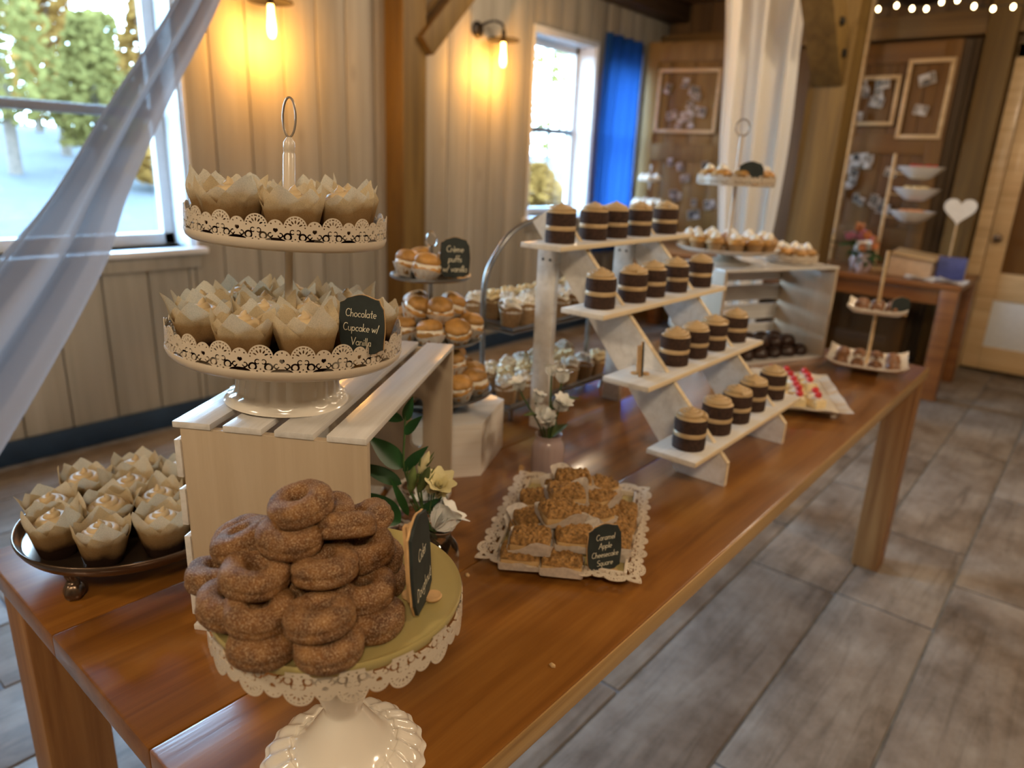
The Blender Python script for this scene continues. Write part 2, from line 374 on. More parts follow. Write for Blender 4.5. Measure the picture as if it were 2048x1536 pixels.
def cbox(x0, x1, y0, y1, z0, z1, b=.003):
    """box with chamfered edges"""
    bm = bmesh.new(); bmesh.ops.create_cube(bm, size=1)
    for v in bm.verts:
        v.co = Vector(((x0+x1)/2+v.co.x*(x1-x0), (y0+y1)/2+v.co.y*(y1-y0), (z0+z1)/2+v.co.z*(z1-z0)))
    bmesh.ops.bevel(bm, geom=list(bm.edges), offset=b, segments=2, affect='EDGES', profile=.6)
    bm.verts.ensure_lookup_table()
    r = [tuple(v.co) for v in bm.verts], [tuple(v.index for v in f.verts) for f in bm.faces]
    bm.free(); return r
def lathe(prof, n=32, closed=False, mod=None):
    v = []; f = []; m = len(prof)
    for i in range(n):
        a = 2*PI*i/n
        for j, (r, z) in enumerate(prof):
            if mod: r, z = mod(a, j, r, z)
            v.append((r*math.cos(a), r*math.sin(a), z))
    for i in range(n):
        k = (i+1) % n
        for j in range(m if closed else m-1):
            l = (j+1) % m
            f.append((i*m+j, k*m+j, k*m+l, i*m+l))
    if not closed:
        if prof[0][0] > 1e-5: f.append(tuple(i*m for i in range(n))[::-1])
        if prof[-1][0] > 1e-5: f.append(tuple(i*m+m-1 for i in range(n)))
    return v, f
def smooth_prof(p, k=3, closed=False):
    out = []; n = len(p)
    for i in range(n if closed else n-1):
        g = lambda q: p[q % n] if closed else p[max(0, min(n-1, q))]
        a, b, c, d = g(i-1), g(i), g(i+1), g(i+2)
        for s in range(k):
            t = s/k
            out.append(tuple(.5*((2*b[q])+(-a[q]+c[q])*t+(2*a[q]-5*b[q]+4*c[q]-d[q])*t*t+(-a[q]+3*b[q]-3*c[q]+d[q])*t**3) for q in range(len(b))))
    if not closed: out.append(p[-1])
    return out
def tube(path, r, n=8, closed=False, flat=1.0):
    P = [Vector(p) for p in path]; m = len(P); v = []; f = []
    rr = r if isinstance(r, (list, tuple)) else [r]*m
    up = Vector((0, 0, 1)); pn = None
    for i in range(m):
        t = (P[(i+1) % m]-P[i-1]) if closed else (P[min(i+1, m-1)]-P[max(i-1, 0)])
        if t.length < 1e-9: t = Vector((0, 0, 1))
        t.normalize()
        if pn is None:
            pn = t.cross(up)
            if pn.length < .05: pn = t.cross(Vector((1, 0, 0)))
        pn = (pn - t*pn.dot(t)); pn.normalize(); bn = t.cross(pn)
        for k in range(n):
            a = 2*PI*k/n
            v.append(tuple(P[i]+pn*math.cos(a)*rr[i]+bn*math.sin(a)*rr[i]*flat))
    for i in range(m if closed else m-1):
        j = (i+1) % m
        for k in range(n):
            l = (k+1) % n
            f.append((i*n+k, i*n+l, j*n+l, j*n+k))
    if not closed: f.append(tuple(range(n))[::-1]); f.append(tuple((m-1)*n+k for k in range(n)))
    return v, f
def prism(poly, t, axis='Y', off=0.):
    """extrude a 2D outline; axis names the thickness direction"""
    n = len(poly); g = {'Y': lambda a, b, c: (a, c, b), 'Z': lambda a, b, c: (a, b, c), 'X': lambda a, b, c: (c, a, b)}[axis]
    v = [g(a, b, off-t/2) for a, b in poly]+[g(a, b, off+t/2) for a, b in poly]
    f = [tuple(range(n))[::-1], tuple(range(n, 2*n))]+[(i, (i+1) % n, n+(i+1) % n, n+i) for i in range(n)]
    return v, f
def grid(nu, nv, fn, wrap=False):
    v = [tuple(fn(i/(nu if wrap else nu-1), j/(nv-1))) for i in range(nu) for j in range(nv)]
    f = []
    for i in range(nu if wrap else nu-1):
        k = (i+1) % nu
        for j in range(nv-1): f.append((i*nv+j, k*nv+j, k*nv+j+1, i*nv+j+1))
    return v, f
def one(vf, name, mats, parent=None, smooth=True, loc=None, rot=None):
    return MB().add(vf).build(name, mats, parent, smooth, loc, rot)

# ================================================================== THE SETTING
WX = -3.53; FY = 6.35; RXW = 3.05; BY = -2.55; CZ = 2.78
# floor: a concrete slab with raised stamped planks (own edges, recessed joints)
fl = struct(one(box(WX-.2, RXW+.2, BY-.2, FY+.2, -.12, -.006), 'floor', 'grout', None, False))
plank_meshes = [MB().add(cbox(-.146, .146, -L/2+.004, L/2-.004, -.014, 0, .004)).mesh('plank', 'stamped_concrete', True) for L in (.98, .62, 1.3)]
pl = (.98, .62, 1.3)
xs = [-.163+.30*k+.15 for k in range(-12, 11)]
for ci, x in enumerate(xs):
    y = BY + [0.0, -.35, -.62, -.2, -.5][ci % 5] + (.0 if x < -.8 else .1)
    k = ci
    while y < FY+.3:
        i = (k*7+ci*3) % 3; L = pl[i]
        # only where the floor can be seen or lights the scene
        o = obj('plank', plank_meshes[i], fl, (x, y+L/2, 0)); y += L; k += 1
        if x < WX: COL.objects.unlink(o); bpy.data.objects.remove(o)

def wall_panel_x(name, x0, x1, y0, y1, z0, z1, holes, mat):
    """solid wall along Y with rectangular openings (ya,yb,za,zb)"""
    m = MB(); cuts = sorted(holes); y = y0
    for (a, b, c, d) in cuts:
        m.add(box(x0, x1, y, a, z0, z1)); m.add(box(x0, x1, a, b, z0, c)); m.add(box(x0, x1, a, b, d, z1)); y = b
    m.add(box(x0, x1, y, y1, z0, z1))
    return struct(m.build(name, mat, None, False))
W1 = (.55, 1.74, .90, 2.60); W2 = (4.40, 5.21, .97, 2.30); W3 = (5.36, 5.92, .97, 2.30)
wl_ = wall_panel_x('wall_left', WX-.24, WX-.022, BY, FY, -.1, CZ+.3, [W1, W2, W3], 'outer_wall')
# vertical boards of the left wall, each its own piece, cut around the windows
def boards_left():
    y = BY; k = 0; ws = (.205, .195, .2, .21)
    edges = []
    while y < FY:
        wd = ws[k % 4]; edges.append((y, min(y+wd, FY))); y += wd; k += 1
    for (a, b) in edges:
        segs = [(a, b, 0.0, CZ)]
        for (ya, yb, za, zb) in (W1, W2, W3):
            new = []
            for (p, q, c, d) in segs:
                if q <= ya or p >= yb: new.append((p, q, c, d)); continue
                if p < ya: new.append((p, ya, c, d))
                if q > yb: new.append((yb, q, c, d))
                p2, q2 = max(p, ya), min(q, yb)
                new.append((p2, q2, c, za)); new.append((p2, q2, zb, d))
            segs = new
        for (p, q, c, d) in segs:
            if q-p < .02: continue
            m = MB().add(cbox(-.022, 0, -(q-p)/2+.003, (q-p)/2-.003, 0, d-c, .005))
            m.build('board', 'wall_board', wl_, True, (WX, (p+q)/2, c))
boards_left()
for (ya, yb) in ((BY, 2.985), (3.17, FY)):
    m = MB().add(cbox(0, .022, ya, yb, 0, .105, .004))
    struct(m.build('baseboard_left', 'blue_base', None, True, (WX, 0, 0)))

def window(name, hole, rail_z):
    ya, yb, za, zb = hole; yc = (ya+yb)/2
    t = bpy.data.objects.new(name, None); COL.objects.link(t); t.location = (WX-.2, yc, za); struct(t)
    wy = (yb-ya)/2; H = zb-za; rz = rail_z-za
    m = MB()
    for s in (-1, 1): m.add(cbox(0, .20, s*wy-.018 if s > 0 else -wy, wy if s > 0 else -wy+.018, 0, H, .003))
    m.add(cbox(0, .20, -wy, wy, H-.018, H, .003))
    m.build('jamb', 'window_white', t)
    m = MB(); i = wy-.018
    for s in (-1, 1): m.add(cbox(.005, .045, min(s*i, s*(i-.055)), max(s*i, s*(i-.055)), 0, H-.018, .004))
    m.add(cbox(.005, .045, -i, i, H-.018-.05, H-.018, .004)); m.add(cbox(.005, .045, -i, i, 0, .06, .004))
    m.build('sash_frame', 'window_white', t)
    one(cbox(.01, .055, -i+.05, i-.05, rz-.022, rz+.022, .004), 'meeting_rail', 'window_rail', t)
    one(box(.022, .026, -i+.05, i-.05, rz+.02, H-.06), 'pane', 'pane', t, False)
    one(box(.022, .026, -i+.05, i-.05, .05, rz-.02), 'pane', 'pane', t, False)
    one(cbox(0, .255 if name != 'window_3' else .21, -wy-.05, wy+.05, -.03, 0, .006), 'window_sill', 'window_white', t)
    one(cbox(.202, .222, -wy-.02, wy+.02, -.10, -.03, .004), 'apron', 'wall_board', t)
    m = MB()
    for s in (-1, 1): m.add(cbox(.20, .212, min(s*wy, s*(wy+.018)), max(s*wy, s*(wy+.018)), 0, H+.02, .003))
    m.add(cbox(.20, .212, -wy-.02, wy+.02, H, H+.03, .003))
    m.build('casing', 'window_white', t)
window('window_1', W1, 1.52); window('window_2', W2, 1.63); window('window_3', W3, 1.63)

# far wall with vertical boards
wf = struct(one(box(WX-.24, RXW+.2, FY+.022, FY+.2, -.1, CZ+.3), 'wall_far', 'timber_dark', None, False))
x = WX; k = 0
while x < RXW:
    wd = (.21, .19, .2, .22)[k % 4]
    one(cbox(-wd/2+.003, wd/2-.003, 0, .022, 0, CZ, .005), 'board', 'far_board', wf, True, (x+wd/2, FY, 0)); x += wd; k += 1
# walls behind and beside the viewer, ceiling
wall_panel_x('wall_right', RXW, RXW+.2, BY, FY, -.1, CZ+.3, [], 'far_board')
struct(one(box(WX-.24, RXW+.2, BY-.2, BY, -.1, CZ+.3), 'wall_back', 'wall_board', None, False))
ce = struct(one(box(WX-.24, RXW+.2, BY-.2, FY+.2, CZ+.03, CZ+.2), 'ceiling', 'timber_dark', None, False))
for k in range(22):
    x = WX+.30*k
    one(cbox(-.147, .147, BY, FY, 0, .03, .005), 'board', 'ceiling_board', ce, True, (x+.15, 0, CZ))

# timber frame
def post(label, x0, x1, y0, y1, top=CZ):
    t = thing('timber_post', label, 'post', ((x0+x1)/2, (y0+y1)/2, 0))
    one(cbox(-(x1-x0)/2, (x1-x0)/2, -(y1-y0)/2, (y1-y0)/2, 0, top, .012), 'shaft', 'timber', t)
    return t
def brace_mesh(a, b, wd, th):
    """square timber from a to b, sawn ends"""
    A = Vector(a); B = Vector(b); d = (B-A); L = d.length; d.normalize()
    s = d.cross(Vector((0, 0, 1))); s.normalize(); u = s.cross(d)
    M = Matrix((( *s, 0), (*u, 0), (*d, 0), (0, 0, 0, 1))).transposed(); M = Matrix.Translation(A) @ M
    return MB().add(cbox(-th/2, th/2, -wd/2, wd/2, 0, L, .01), M)
t = post('square timber post against the board wall between the two wall lamps', WX+.003, WX+.17, 2.985, 3.17)
b_ = brace_mesh((.07, .06, 2.0), (.07, .55, 2.50), .13, .12).build('knee_brace', 'timber', t)
t2 = post('thick timber post beside the tied white drape', -1.56, -1.34, 4.50, 4.72)
b2 = brace_mesh((0, -.06, 1.92), (0, -.72, 2.58), .17, .17).build('knee_brace', 'timber', t2)
for (dy, dz) in ((-.20, 2.02), (-.32, 2.16)): one(lathe([(0, 0), (.024, 0), (.024, .012), (.013, .02), (0, .02)], 12), 'bolt', 'steel_dark', t2, True, (.085, dy, dz), (0, PI/2, 0))
struct(one(cbox(WX, WX+.20, BY, FY, 2.63, CZ, .012), 'trim_1', 'timber_dark'))       # wall plate beam
struct(one(cbox(-1.58, -1.32, BY, FY, 2.60, CZ, .012), 'trim_2', 'timber_dark'))       # beam over the inner post
struct(one(cbox(-.98, -.80, FY-.20, FY, 0, CZ, .012), 'trim_3', 'timber'))            # post in the far wall
struct(one(cbox(WX, RXW, FY-.14, FY, 2.36, 2.52, .012), 'trim_4', 'timber_x'))          # rail across the far wall

struct(one(cbox(-1.77, -1.665, 5.90, 5.96, 0, 2.60, .008), 'trim_5', 'light_board'))    # upright batten beside the photo door, its daylit gold put into pale wood
# door in the far wall, right of the post
d = bpy.data.objects.new('door_1', None); COL.objects.link(d); d.location = (-.33, FY-.05, 0); struct(d)
m = MB()
for s in (-1, 1): m.add(cbox(min(s*.46, s*.37), max(s*.46, s*.37), -.03, .03, 0, 2.3, .006))
m.add(cbox(-.46, .46, -.03, .03, 2.2, 2.3, .006)); m.build('frame', 'light_board', d)
m = MB()
for s in (-1, 1): m.add(cbox(min(s*.365, s*.25), max(s*.365, s*.25), -.02, .02, .03, 2.19, .005))
m.add(cbox(-.25, .25, -.02, .02, 2.04, 2.19, .005)); m.add(cbox(-.25, .25, -.02, .02, .55, .75, .005)); m.add(cbox(-.25, .25, -.02, .02, .03, .2, .005))
m.build('leaf', 'light_board', d)
one(cbox(-.25, .25, -.006, .006, .75, 2.04, .003), 'panel', 'barn_door', d); one(cbox(-.25, .25, -.006, .006, .2, .55, .003), 'panel', 'window_white', d)
one(lathe(smooth_prof([(.0, 0), (.022, .0), (.012, .012), (.012, .03), (.028, .045), (.024, .062), (0, .066)]), 16), 'knob', 'bronze', d, True, (-.31, -.02, 1.0), (PI/2, 0, 0))

# ------------------------------------------------------------------ outside the windows
def ground_fn(u, v):
    x = -3.9-u*30; y = -30+v*70; z = -.35+max(0, (u*30-3))*.11+.08*noise.noise((x*.4, y*.4, 0))
    return (x, y, min(z, 1.9))
struct(one(grid(30, 50, ground_fn), 'ground', 'gravel', None, True))
def gz(x, y):
    u = (-3.9-x)/30; return min(-.35+max(0, u*30-3)*.11, 1.9)
def tree(x, y, h, r, mat, label, n=1500):
    z0 = gz(x, y)-.15
    t = thing('tree', label, 'tree', (x, y, z0), (0, 0, random.random()*6))
    one(tube([(0, 0, 0), (.05, .02, h*.3), (-.03, .05, h*.6), (0, 0, h*.9)], [.13, .10, .07, .03], 8), 'trunk', 'bark', t)
    m = MB(); v = []; f = []
    for i in range(n):
        a = random.random()*2*PI; q = random.random()**.5; zz = random.random()
        rr = r*q*(1.15-.95*zz)*(1 if zz > .12 else .6); c = Vector((rr*math.cos(a), rr*math.sin(a), h*(.22+.78*zz)))
        s = .07+.09*random.random(); e1 = Vector((random.gauss(0, 1), random.gauss(0, 1), random.gauss(0, .6))).normalized()*s
        e2 = e1.cross(Vector((random.gauss(0, 1), random.gauss(0, 1), random.gauss(0, 1)))).normalized()*s*.6
        o = len(v); v += [tuple(c-e1), tuple(c+e2), tuple(c+e1), tuple(c-e2)]; f.append((o, o+1, o+2, o+3))
    m.add((v, f)); m.build('crown', mat, t, False, fix=False)
TL = [(-17, 4.9, 5.0, 1.3, 'tree_green', 'pale green tree cut by the left edge of the photo'),
      (-20, 6.9, 4.4, 1.1, 'tree_gold', 'pointed golden tree in the middle of the left window'),
      (-17, 6.5, 3.3, 1.0, 'tree_green', 'low green tree in the left window'),
      (-22, 8.8, 3.6, 1.5, 'tree_green', 'broad pale tree far behind the left window'),
      (-17.5, 7.9, 3.8, 1.0, 'tree_gold', 'golden tree beside the drape in the left window'),
      (-25, 8.0, 3.8, 1.9, 'tree_gold', 'round golden tree in the back row of the left window'),
      (-15, 6.9, 1.4, .7, 'tree_gold', 'small autumn bush by the gravel in the left window'),
      (-15, 18.6, 6.6, 2.6, 'tree_green', 'bright green tree filling the far window'),
      (-21, 27.5, 7.4, 3.2, 'tree_green', 'light green tree behind the far window sash'),
      (-12, 15.4, 1.3, .9, 'tree_gold', 'low yellow autumn bush in the lower far window')]
for a in TL: tree(*a)

# ================================================================== LAMPS, DRAPES, FAR OBJECTS
def sconce(y, z, label):
    t = thing('wall_lamp', label, 'lamp', (WX, y, z))
    one(lathe(smooth_prof([(0, .0), (.05, .0), (.05, .012), (.03, .022), (0, .024)]), 20), 'wall_plate', 'steel_dark', t, True, (0, -.12, .16), (0, PI/2, 0))
    one(tube(smooth_prof([(.01, -.12, .16), (.06, -.12, .19), (.11, -.08, .21), (.13, -.02, .20), (.13, 0, .165)], 5), .008, 8), 'arm', 'steel_dark', t)
    one(lathe([(.012, .165), (.016, .16), (.016, .125), (.105, .112), (.11, .104), (.108, .102), (.014, .118), (.014, .09), (0, .09)], 28), 'shade', 'steel_dark', t, True, (.13, 0, 0))
    one(lathe(smooth_prof([(.0, -.058), (.010, -.056), (.0185, -.035), (.0195, -.005), (.015, .035), (.0125, .07), (.012, .09)]), 20), 'bulb', 'bulb_glass', t, True, (.13, 0, 0))
    l = bpy.data.lights.new('lamp_light', 'POINT'); l.energy = 11.5; l.color = (1, .43, .06); l.shadow_soft_size = .03
    o = bpy.data.objects.new('lamp_light', l); COL.objects.link(o); o.parent = t; o.location = (.17, 0, -.07)
sconce(2.166, 1.965, 'glowing filament wall lamp nearest the tiered cupcake stand')
sconce(3.905, 2.04, 'glowing filament wall lamp left of the far window')

# sheer white drape swept across the left window
def drape_left(u, v):
    # u: across (0 left edge, 1 right edge), v: down
    L = smooth_path_L[int(v*(len(smooth_path_L)-1))]; Rr = smooth_path_R[int(v*(len(smooth_path_R)-1))]
    p = Vector(L).lerp(Vector(Rr), u)
    fold = math.sin(u*PI*4.2+v*1.6+.6*math.sin(v*4))*(.022+.03*v)+math.sin(u*PI*9+2+v*2)*.008
    return (p.x+fold, p.y+fold*.2, p.z)
smooth_path_L = smooth_prof([(-1.944, 1.224, 2.846), (-2.040, 1.140, 2.006), (-2.100, 1.031, 1.751), (-2.112, 0.818, 1.456), (-2.100, 0.676, 1.266), (-2.076, 0.540, 1.124), (-2.040, 0.300, 0.902), (-2.016, 0.060, 0.758)], 12)
smooth_path_R = smooth_prof([(-1.944, 1.320, 2.846), (-2.040, 1.248, 2.030), (-2.100, 1.160, 1.774), (-2.112, 0.991, 1.495), (-2.100, 0.840, 1.238), (-2.088, 0.743, 1.044), (-2.040, 0.485, 0.698), (-1.992, 0.192, 0.350)], 12)
o = one(grid(90, 85, drape_left), 'drape', 'sheer_cloth'); tag(o, 'sheer white drape swept across the left window in long folds', 'drape')
# white drape tied by the thick post
def drape_mid(u, v):
    z = 2.72-v*2.66
    tie = 1-.42*math.exp(-((v-.98)/.45)**2)-.12*math.exp(-((v-.2)/.2)**2)
    wd = .60*tie*(1-.25*v); cx = -1.86+.10*v
    x = cx+(u-.5)*wd; y = 4.40+.05*v+math.sin(u*PI*5+1.1*math.sin(v*3.1)+2*u*u)*.05*(1-.2*v)+math.sin(u*PI*13+v*2)*.014+math.sin(u*29)*.008
    return (x, y, z)
o = one(grid(110, 40, drape_mid), 'drape', 'drape_cloth'); tag(o, 'thick cream drape hanging beside the timber post behind the crate', 'drape')
# blue curtain beside the far window
def curt_blue(u, v):
    y = 5.235+u*.62*(1-.06*math.sin(v*3)); z = 2.40-v*1.75
    x = WX+.06+math.sin(u*PI*8+v*1.3)*.03+.015*math.sin(u*23)
    return (x, y-.05*math.sin(v*2.4)*(1-u), z)
o = one(grid(80, 30, curt_blue), 'curtain', 'cloth_blue'); tag(o, 'royal blue curtain hanging right of the far window', 'curtain')

# old doors used as photo boards
def photo_door(label, loc, rz, wd, ht, panels, clusters, frames=(), wd_mat='barn_door'):
    t = thing('photo_door', label, 'door', loc, (0, 0, rz))
    n = max(3, round(wd/.2))
    for k in range(n):
        a = -wd/2+wd*k/n
        one(cbox(a+.002, a+wd/n-.002, .0, .03, 0, ht, .004), 'board', wd_mat, t)
    for z in panels: one(cbox(-wd/2, wd/2, -.022, 0, z-.07, z+.07, .005), 'rail', 'barn_rail' if wd_mat == 'barn_door' else wd_mat, t)
    for s in (-1, 1): one(cbox(min(s*wd/2, s*(wd/2-.11)), max(s*wd/2, s*(wd/2-.11)), -.024, 0, 0, ht, .005), 'stile', wd_mat, t)
    for (cx, cz, w_, h_, n_) in clusters:
        for i in range(n_):
            x = cx+(random.random()-.5)*w_; z = cz+(random.random()-.5)*h_; a = random.uniform(-.3, .3)
            s = random.uniform(.045, .075); e = random.choice((1.35, .74))
            q = MB().add(box(-s*.58*e, s*.58*e, -.003, 0, -s*.58, s*.58)); q.k = 1; q.add(box(-s*.52*e, s*.52*e, -.0036, -.003, -s*.52, s*.52))
            q.build('photograph', ['photo_paper', 'snapshot'], t, False, (x, -.026-.004*(i % 6), z), (0, a, 0))
    for (x0, x1, z0, z1) in frames:
        m = MB(); b = .028
        m.add(cbox(x0, x0+b, -.05, -.022, z0, z1, .004)); m.add(cbox(x1-b, x1, -.05, -.022, z0, z1, .004))
        m.add(cbox(x0+b, x1-b, -.05, -.022, z1-b, z1, .004)); m.add(cbox(x0+b, x1-b, -.05, -.022, z0, z0+b, .004))
        m.build('picture_frame', 'light_board', t)
photo_door('plank door with a framed cluster of photos left of the cream drape', (-3.06, 6.02, 0), .22, .84, 2.42, (.12, .95, 1.52, 2.33),
           [(-.05, 1.92, .36, .34, 11), (.12, 1.2, .5, .5, 12)], [(-.30, .24, 1.68, 2.2)], 'pale_door')
photo_door('plank door covered with photos right of the timber post', (-1.49, 6.12, 0), -.02, .80, 2.32, (.12, .95, 1.62, 2.25),
           [(-.14, 1.93, .24, .24, 8), (.24, 2.03, .06, .07, 1), (.23, 1.83, .06, .07, 1), (-.12, 1.30, .44, .42, 22)], [(-.30, .05, 1.75, 2.1), (.08, .38, 1.66, 2.2)])

# string of fairy bulbs under the beam, upper right
t = thing('string_light', 'string of small warm bulbs hanging at the upper right corner', 'string light', (-.6, 4.4, 2.2))
pth = [(-.62+.075*i, .06*math.sin(i*.9), .06-.0016*(i-4)**2*(1 if i < 4 else .35)-.008*i+.015*math.sin(i*1.7)) for i in range(14)]
one(tube(smooth_prof(pth, 4), .003, 6), 'wire', 'steel_dark', t)
for i, p in enumerate(pth): one(lathe(smooth_prof([(0, -.024), (.008, -.018), (.009, -.008), (.005, 0), (0, .002)]), 10), 'bulb', 'fairy_bulb', t, True, p)

# far table, standing across the end of the hall
t = thing('far_table', 'long orange-brown wooden table standing across behind the dessert table', 'table', (-1.9, 5.50, 0))
for k in range(3): one(cbox(-1.25, 1.25, -.37+.247*k+.001, -.37+.247*(k+1)-.001, .722, .76, .005), 'plank', 'far_table', t)
m = MB()
one(cbox(-1.16, 1.16, -.33, -.305, .62, .722, .004), 'apron', 'far_table', t); one(cbox(-1.16, 1.16, .305, .33, .62, .722, .004), 'apron', 'far_table', t)
for sx in (-1, 1):
    for sy in (-1, 1): one(cbox(sx*1.19-.05, sx*1.19+.05, sy*.31-.05, sy*.31+.05, 0, .722, .006), 'leg', 'far_table', t)
FT = .76

# flowers helpers
def petal(L, W, cup, curl):
    def fn(u, v):
        wv = math.sin(PI*min(1, v*.93+.05))**.7; x = (u-.5)*W*wv; y = v*L*.5
        z = L*(.85*v**.8) + curl*v*v*0
        r = y*(1-cup)+.02*L
        return (x, r+abs(u-.5)**2*-.4*W*wv+curl*max(0, v-.6)**2*L*3, z)
    return grid(5, 6, fn)
def bloom_mesh(name, R, mat, layers=((7, .95, .35, .5), (6, .85, .55, .25), (5, .72, .75, .1), (3, .6, .88, .0))):
    m = MB()
    for li, (n, s, cup, curl) in enumerate(layers):
        for i in range(n):
            a = 2*PI*(i+.37*li)/n+random.uniform(-.12, .12)
            m.add(petal(R*1.5*s, R*1.25, cup+random.uniform(-.05, .05), curl), RZ(a) @ RX(random.uniform(-.08, .08)))
    return m.mesh(name, mat, True, False)
def leaf_mesh(L, W, mat, droop=.25, fold=.25):
    def fn(u, v):
        w_ = W*(math.sin(PI*v**.85)**.9)*(1-.25*v); s = (u-.5)*2
        return (s*w_/2, v*L, -droop*L*v*v+abs(s)*w_*fold)
    return MB().add(grid(5, 10, fn)).mesh('leaf', mat, True, False)
LEAF_S = leaf_mesh(.06, .028, 'leaf_pale'); LEAF_D = leaf_mesh(.09, .04, 'leaf_green')

def bouquet(label, loc, colors, n, spread, hgt):
    t = thing('bouquet', label, 'flowers', loc)
    one(lathe(smooth_prof([(0, 0), (.035, 0), (.05, .05), (.04, .10), (.045, .12), (.038, .118), (0, .02)]), 20), 'vase', 'pink_glass', t)
    ms = [bloom_mesh('bloom', .045, c) for c in colors]
    for i in range(n):
        a = 2*PI*i/n+random.uniform(-.4, .4); r = spread*random.uniform(.3, 1); z = .12+hgt*random.uniform(.3, 1)*(1-.5*r/spread)
        p = (r*math.cos(a), r*math.sin(a), z)
        one(tube([(0, 0, .05), (p[0]*.4, p[1]*.4, z*.6), p], .003, 6), 'stem', 'stem_green', t)
        obj('bloom', ms[i % len(ms)], t, p, (random.uniform(-.6, .6), random.uniform(-.6, .6), a))
        for k in range(3): obj('leaf', LEAF_D, t, (p[0]*(.5+.15*k), p[1]*(.5+.15*k), z*(.6+.1*k)), (random.uniform(-.4, .5), random.uniform(-.5, .5), random.random()*6))
bouquet('white and green bouquet on the far table beside the post', (-1.66, 5.45, FT), ['petal_white', 'petal_blue', 'petal_white'], 8, .13, .2)
bouquet('pink and orange bouquet on the far table', (-1.36, 5.47, FT), ['petal_pink', 'petal_orange', 'petal_pink'], 8, .09, .16)
bouquet('low green and peach posy near the front edge of the far table', (-1.26, 5.24, FT), ['petal_orange', 'petal_white'], 6, .07, .06)

# three bowls on a stand
t = thing('tiered_bowl_stand', 'three-tier stand of white bowls on the far table', 'stand', (-1.10, 5.60, FT), (0, 0, .2))
one(tube([(-.17, 0, 0), (-.17, 0, .78)], .011, 10), 'pole', 'light_board', t)
one(cbox(-.2, .14, -.1, .1, 0, .015, .004), 'base', 'light_board', t)
for z in (.33, .48, .62):
    one(lathe(smooth_prof([(0, 0), (.05, .0), (.10, .03), (.145, .075), (.14, .075), (.095, .037), (0, .012)]), 28), 'bowl', 'china_white', t, True, (0, 0, z))
    one(tube([(-.17, 0, z+.035), (-.10, 0, z+.03)], .006, 6), 'bracket', 'light_board', t)
fr = one(lathe(smooth_prof([(0, -.02), (.014, -.014), (.02, .002), (.014, .014), (0, .016)]), 12), 'strawberry', 'strawberry')
tag(fr, 'red strawberry heaped in the top white bowl', 'strawberry', 'strawberries in the top bowl')
for i in range(9): place(fr, USED, (-1.10+.085*math.cos(i*2.4)*(.4+.07*i), 5.60+.085*math.sin(i*2.4)*(.4+.07*i), FT+.62+.075), (random.random(), random.random(), 0))
yb = one(lathe(smooth_prof([(0, 0), (.03, 0), (.034, .02), (.02, .036), (0, .038)]), 12), 'lemon_tart', 'custard')
tag(yb, 'yellow lemon tart heaped in the middle white bowl', 'tart', 'tarts in the middle bowl')
for i in range(7): place(yb, USED, (-1.10+.075*math.cos(i*2.4)*(.4+.09*i), 5.60+.075*math.sin(i*2.4)*(.4+.09*i), FT+.48+.055), (.2*random.random(), .2*random.random(), 0))
pb = one(lathe(smooth_prof([(0, 0), (.032, 0), (.036, .015), (.02, .032), (0, .034)]), 12), 'pink_macaron', 'petal_orange')
tag(pb, 'peach coloured macaron heaped in the lowest white bowl', 'macaron', 'macarons in the lowest bowl')
for i in range(7): place(pb, USED, (-1.10+.075*math.cos(i*2.4)*(.4+.09*i), 5.60+.075*math.sin(i*2.4)*(.4+.09*i), FT+.33+.055), (.2*random.random(), .2*random.random(), 0))
# heart sign
hp = []
for i in range(40):
    a = 2*PI*i/40; hp.append((.0058*16*math.sin(a)**3, .0058*(13*math.cos(a)-5*math.cos(2*a)-2*math.cos(3*a)-math.cos(4*a))))
t = thing('heart_sign', 'white heart-shaped sign standing on the far table', 'sign', (-.80, 5.46, FT))
one(prism(hp, .02), 'heart', 'heart_white', t, True, (0, 0, .44)); one(tube([(0, 0, .02), (0, 0, .36)], .006, 8), 'stick', 'light_board', t); one(cbox(-.05, .05, -.04, .04, 0, .02, .003), 'base', 'light_board', t)
# card box, books, napkins
t = thing('card_box', 'beige wooden card box with a sloped lid on the far table', 'box', (-.98, 5.34, FT), (0, 0, -.05))
one(cbox(-.13, .13, -.08, .08, 0, .14, .006), 'body', 'card_beige', t); one(cbox(-.135, .135, -.085, .085, .14, .155, .004), 'lid', 'light_board', t, True, None, (.12, .10, 0))
t = thing('book', 'blue hardback book standing near the far table corner', 'book', (-.76, 5.34, FT), (0, 0, .2))
one(cbox(-.08, .08, -.018, .018, 0, .15, .003), 'cover', 'book_blue', t); one(box(-.075, .083, -.013, .013, .004, .146), 'pages', 'paper_white', t)
for i, (x, y, a, lb) in enumerate(((-.90, 5.20, .1, 'white paper napkin hanging over the far table edge'), (-.72, 5.22, -.1, 'folded white napkin at the right corner of the far table'))):
    def nf(u, v, x=x):
        return ((u-.5)*.17, (v-.5)*.14, .012+.012*math.sin(u*5+v*3)+.006*math.sin(v*11))
    m = MB().add(grid(10, 10, nf)); m.add(grid(10, 10, lambda u, v: ((u-.5)*.16+.01, (v-.5)*.13, .004+.006*abs(math.sin(u*4+v*5)))))
    tag(m.build('napkin', 'paper_white', None, True, (x, y, FT+.001), (0, 0, a), False), lb, 'napkin')
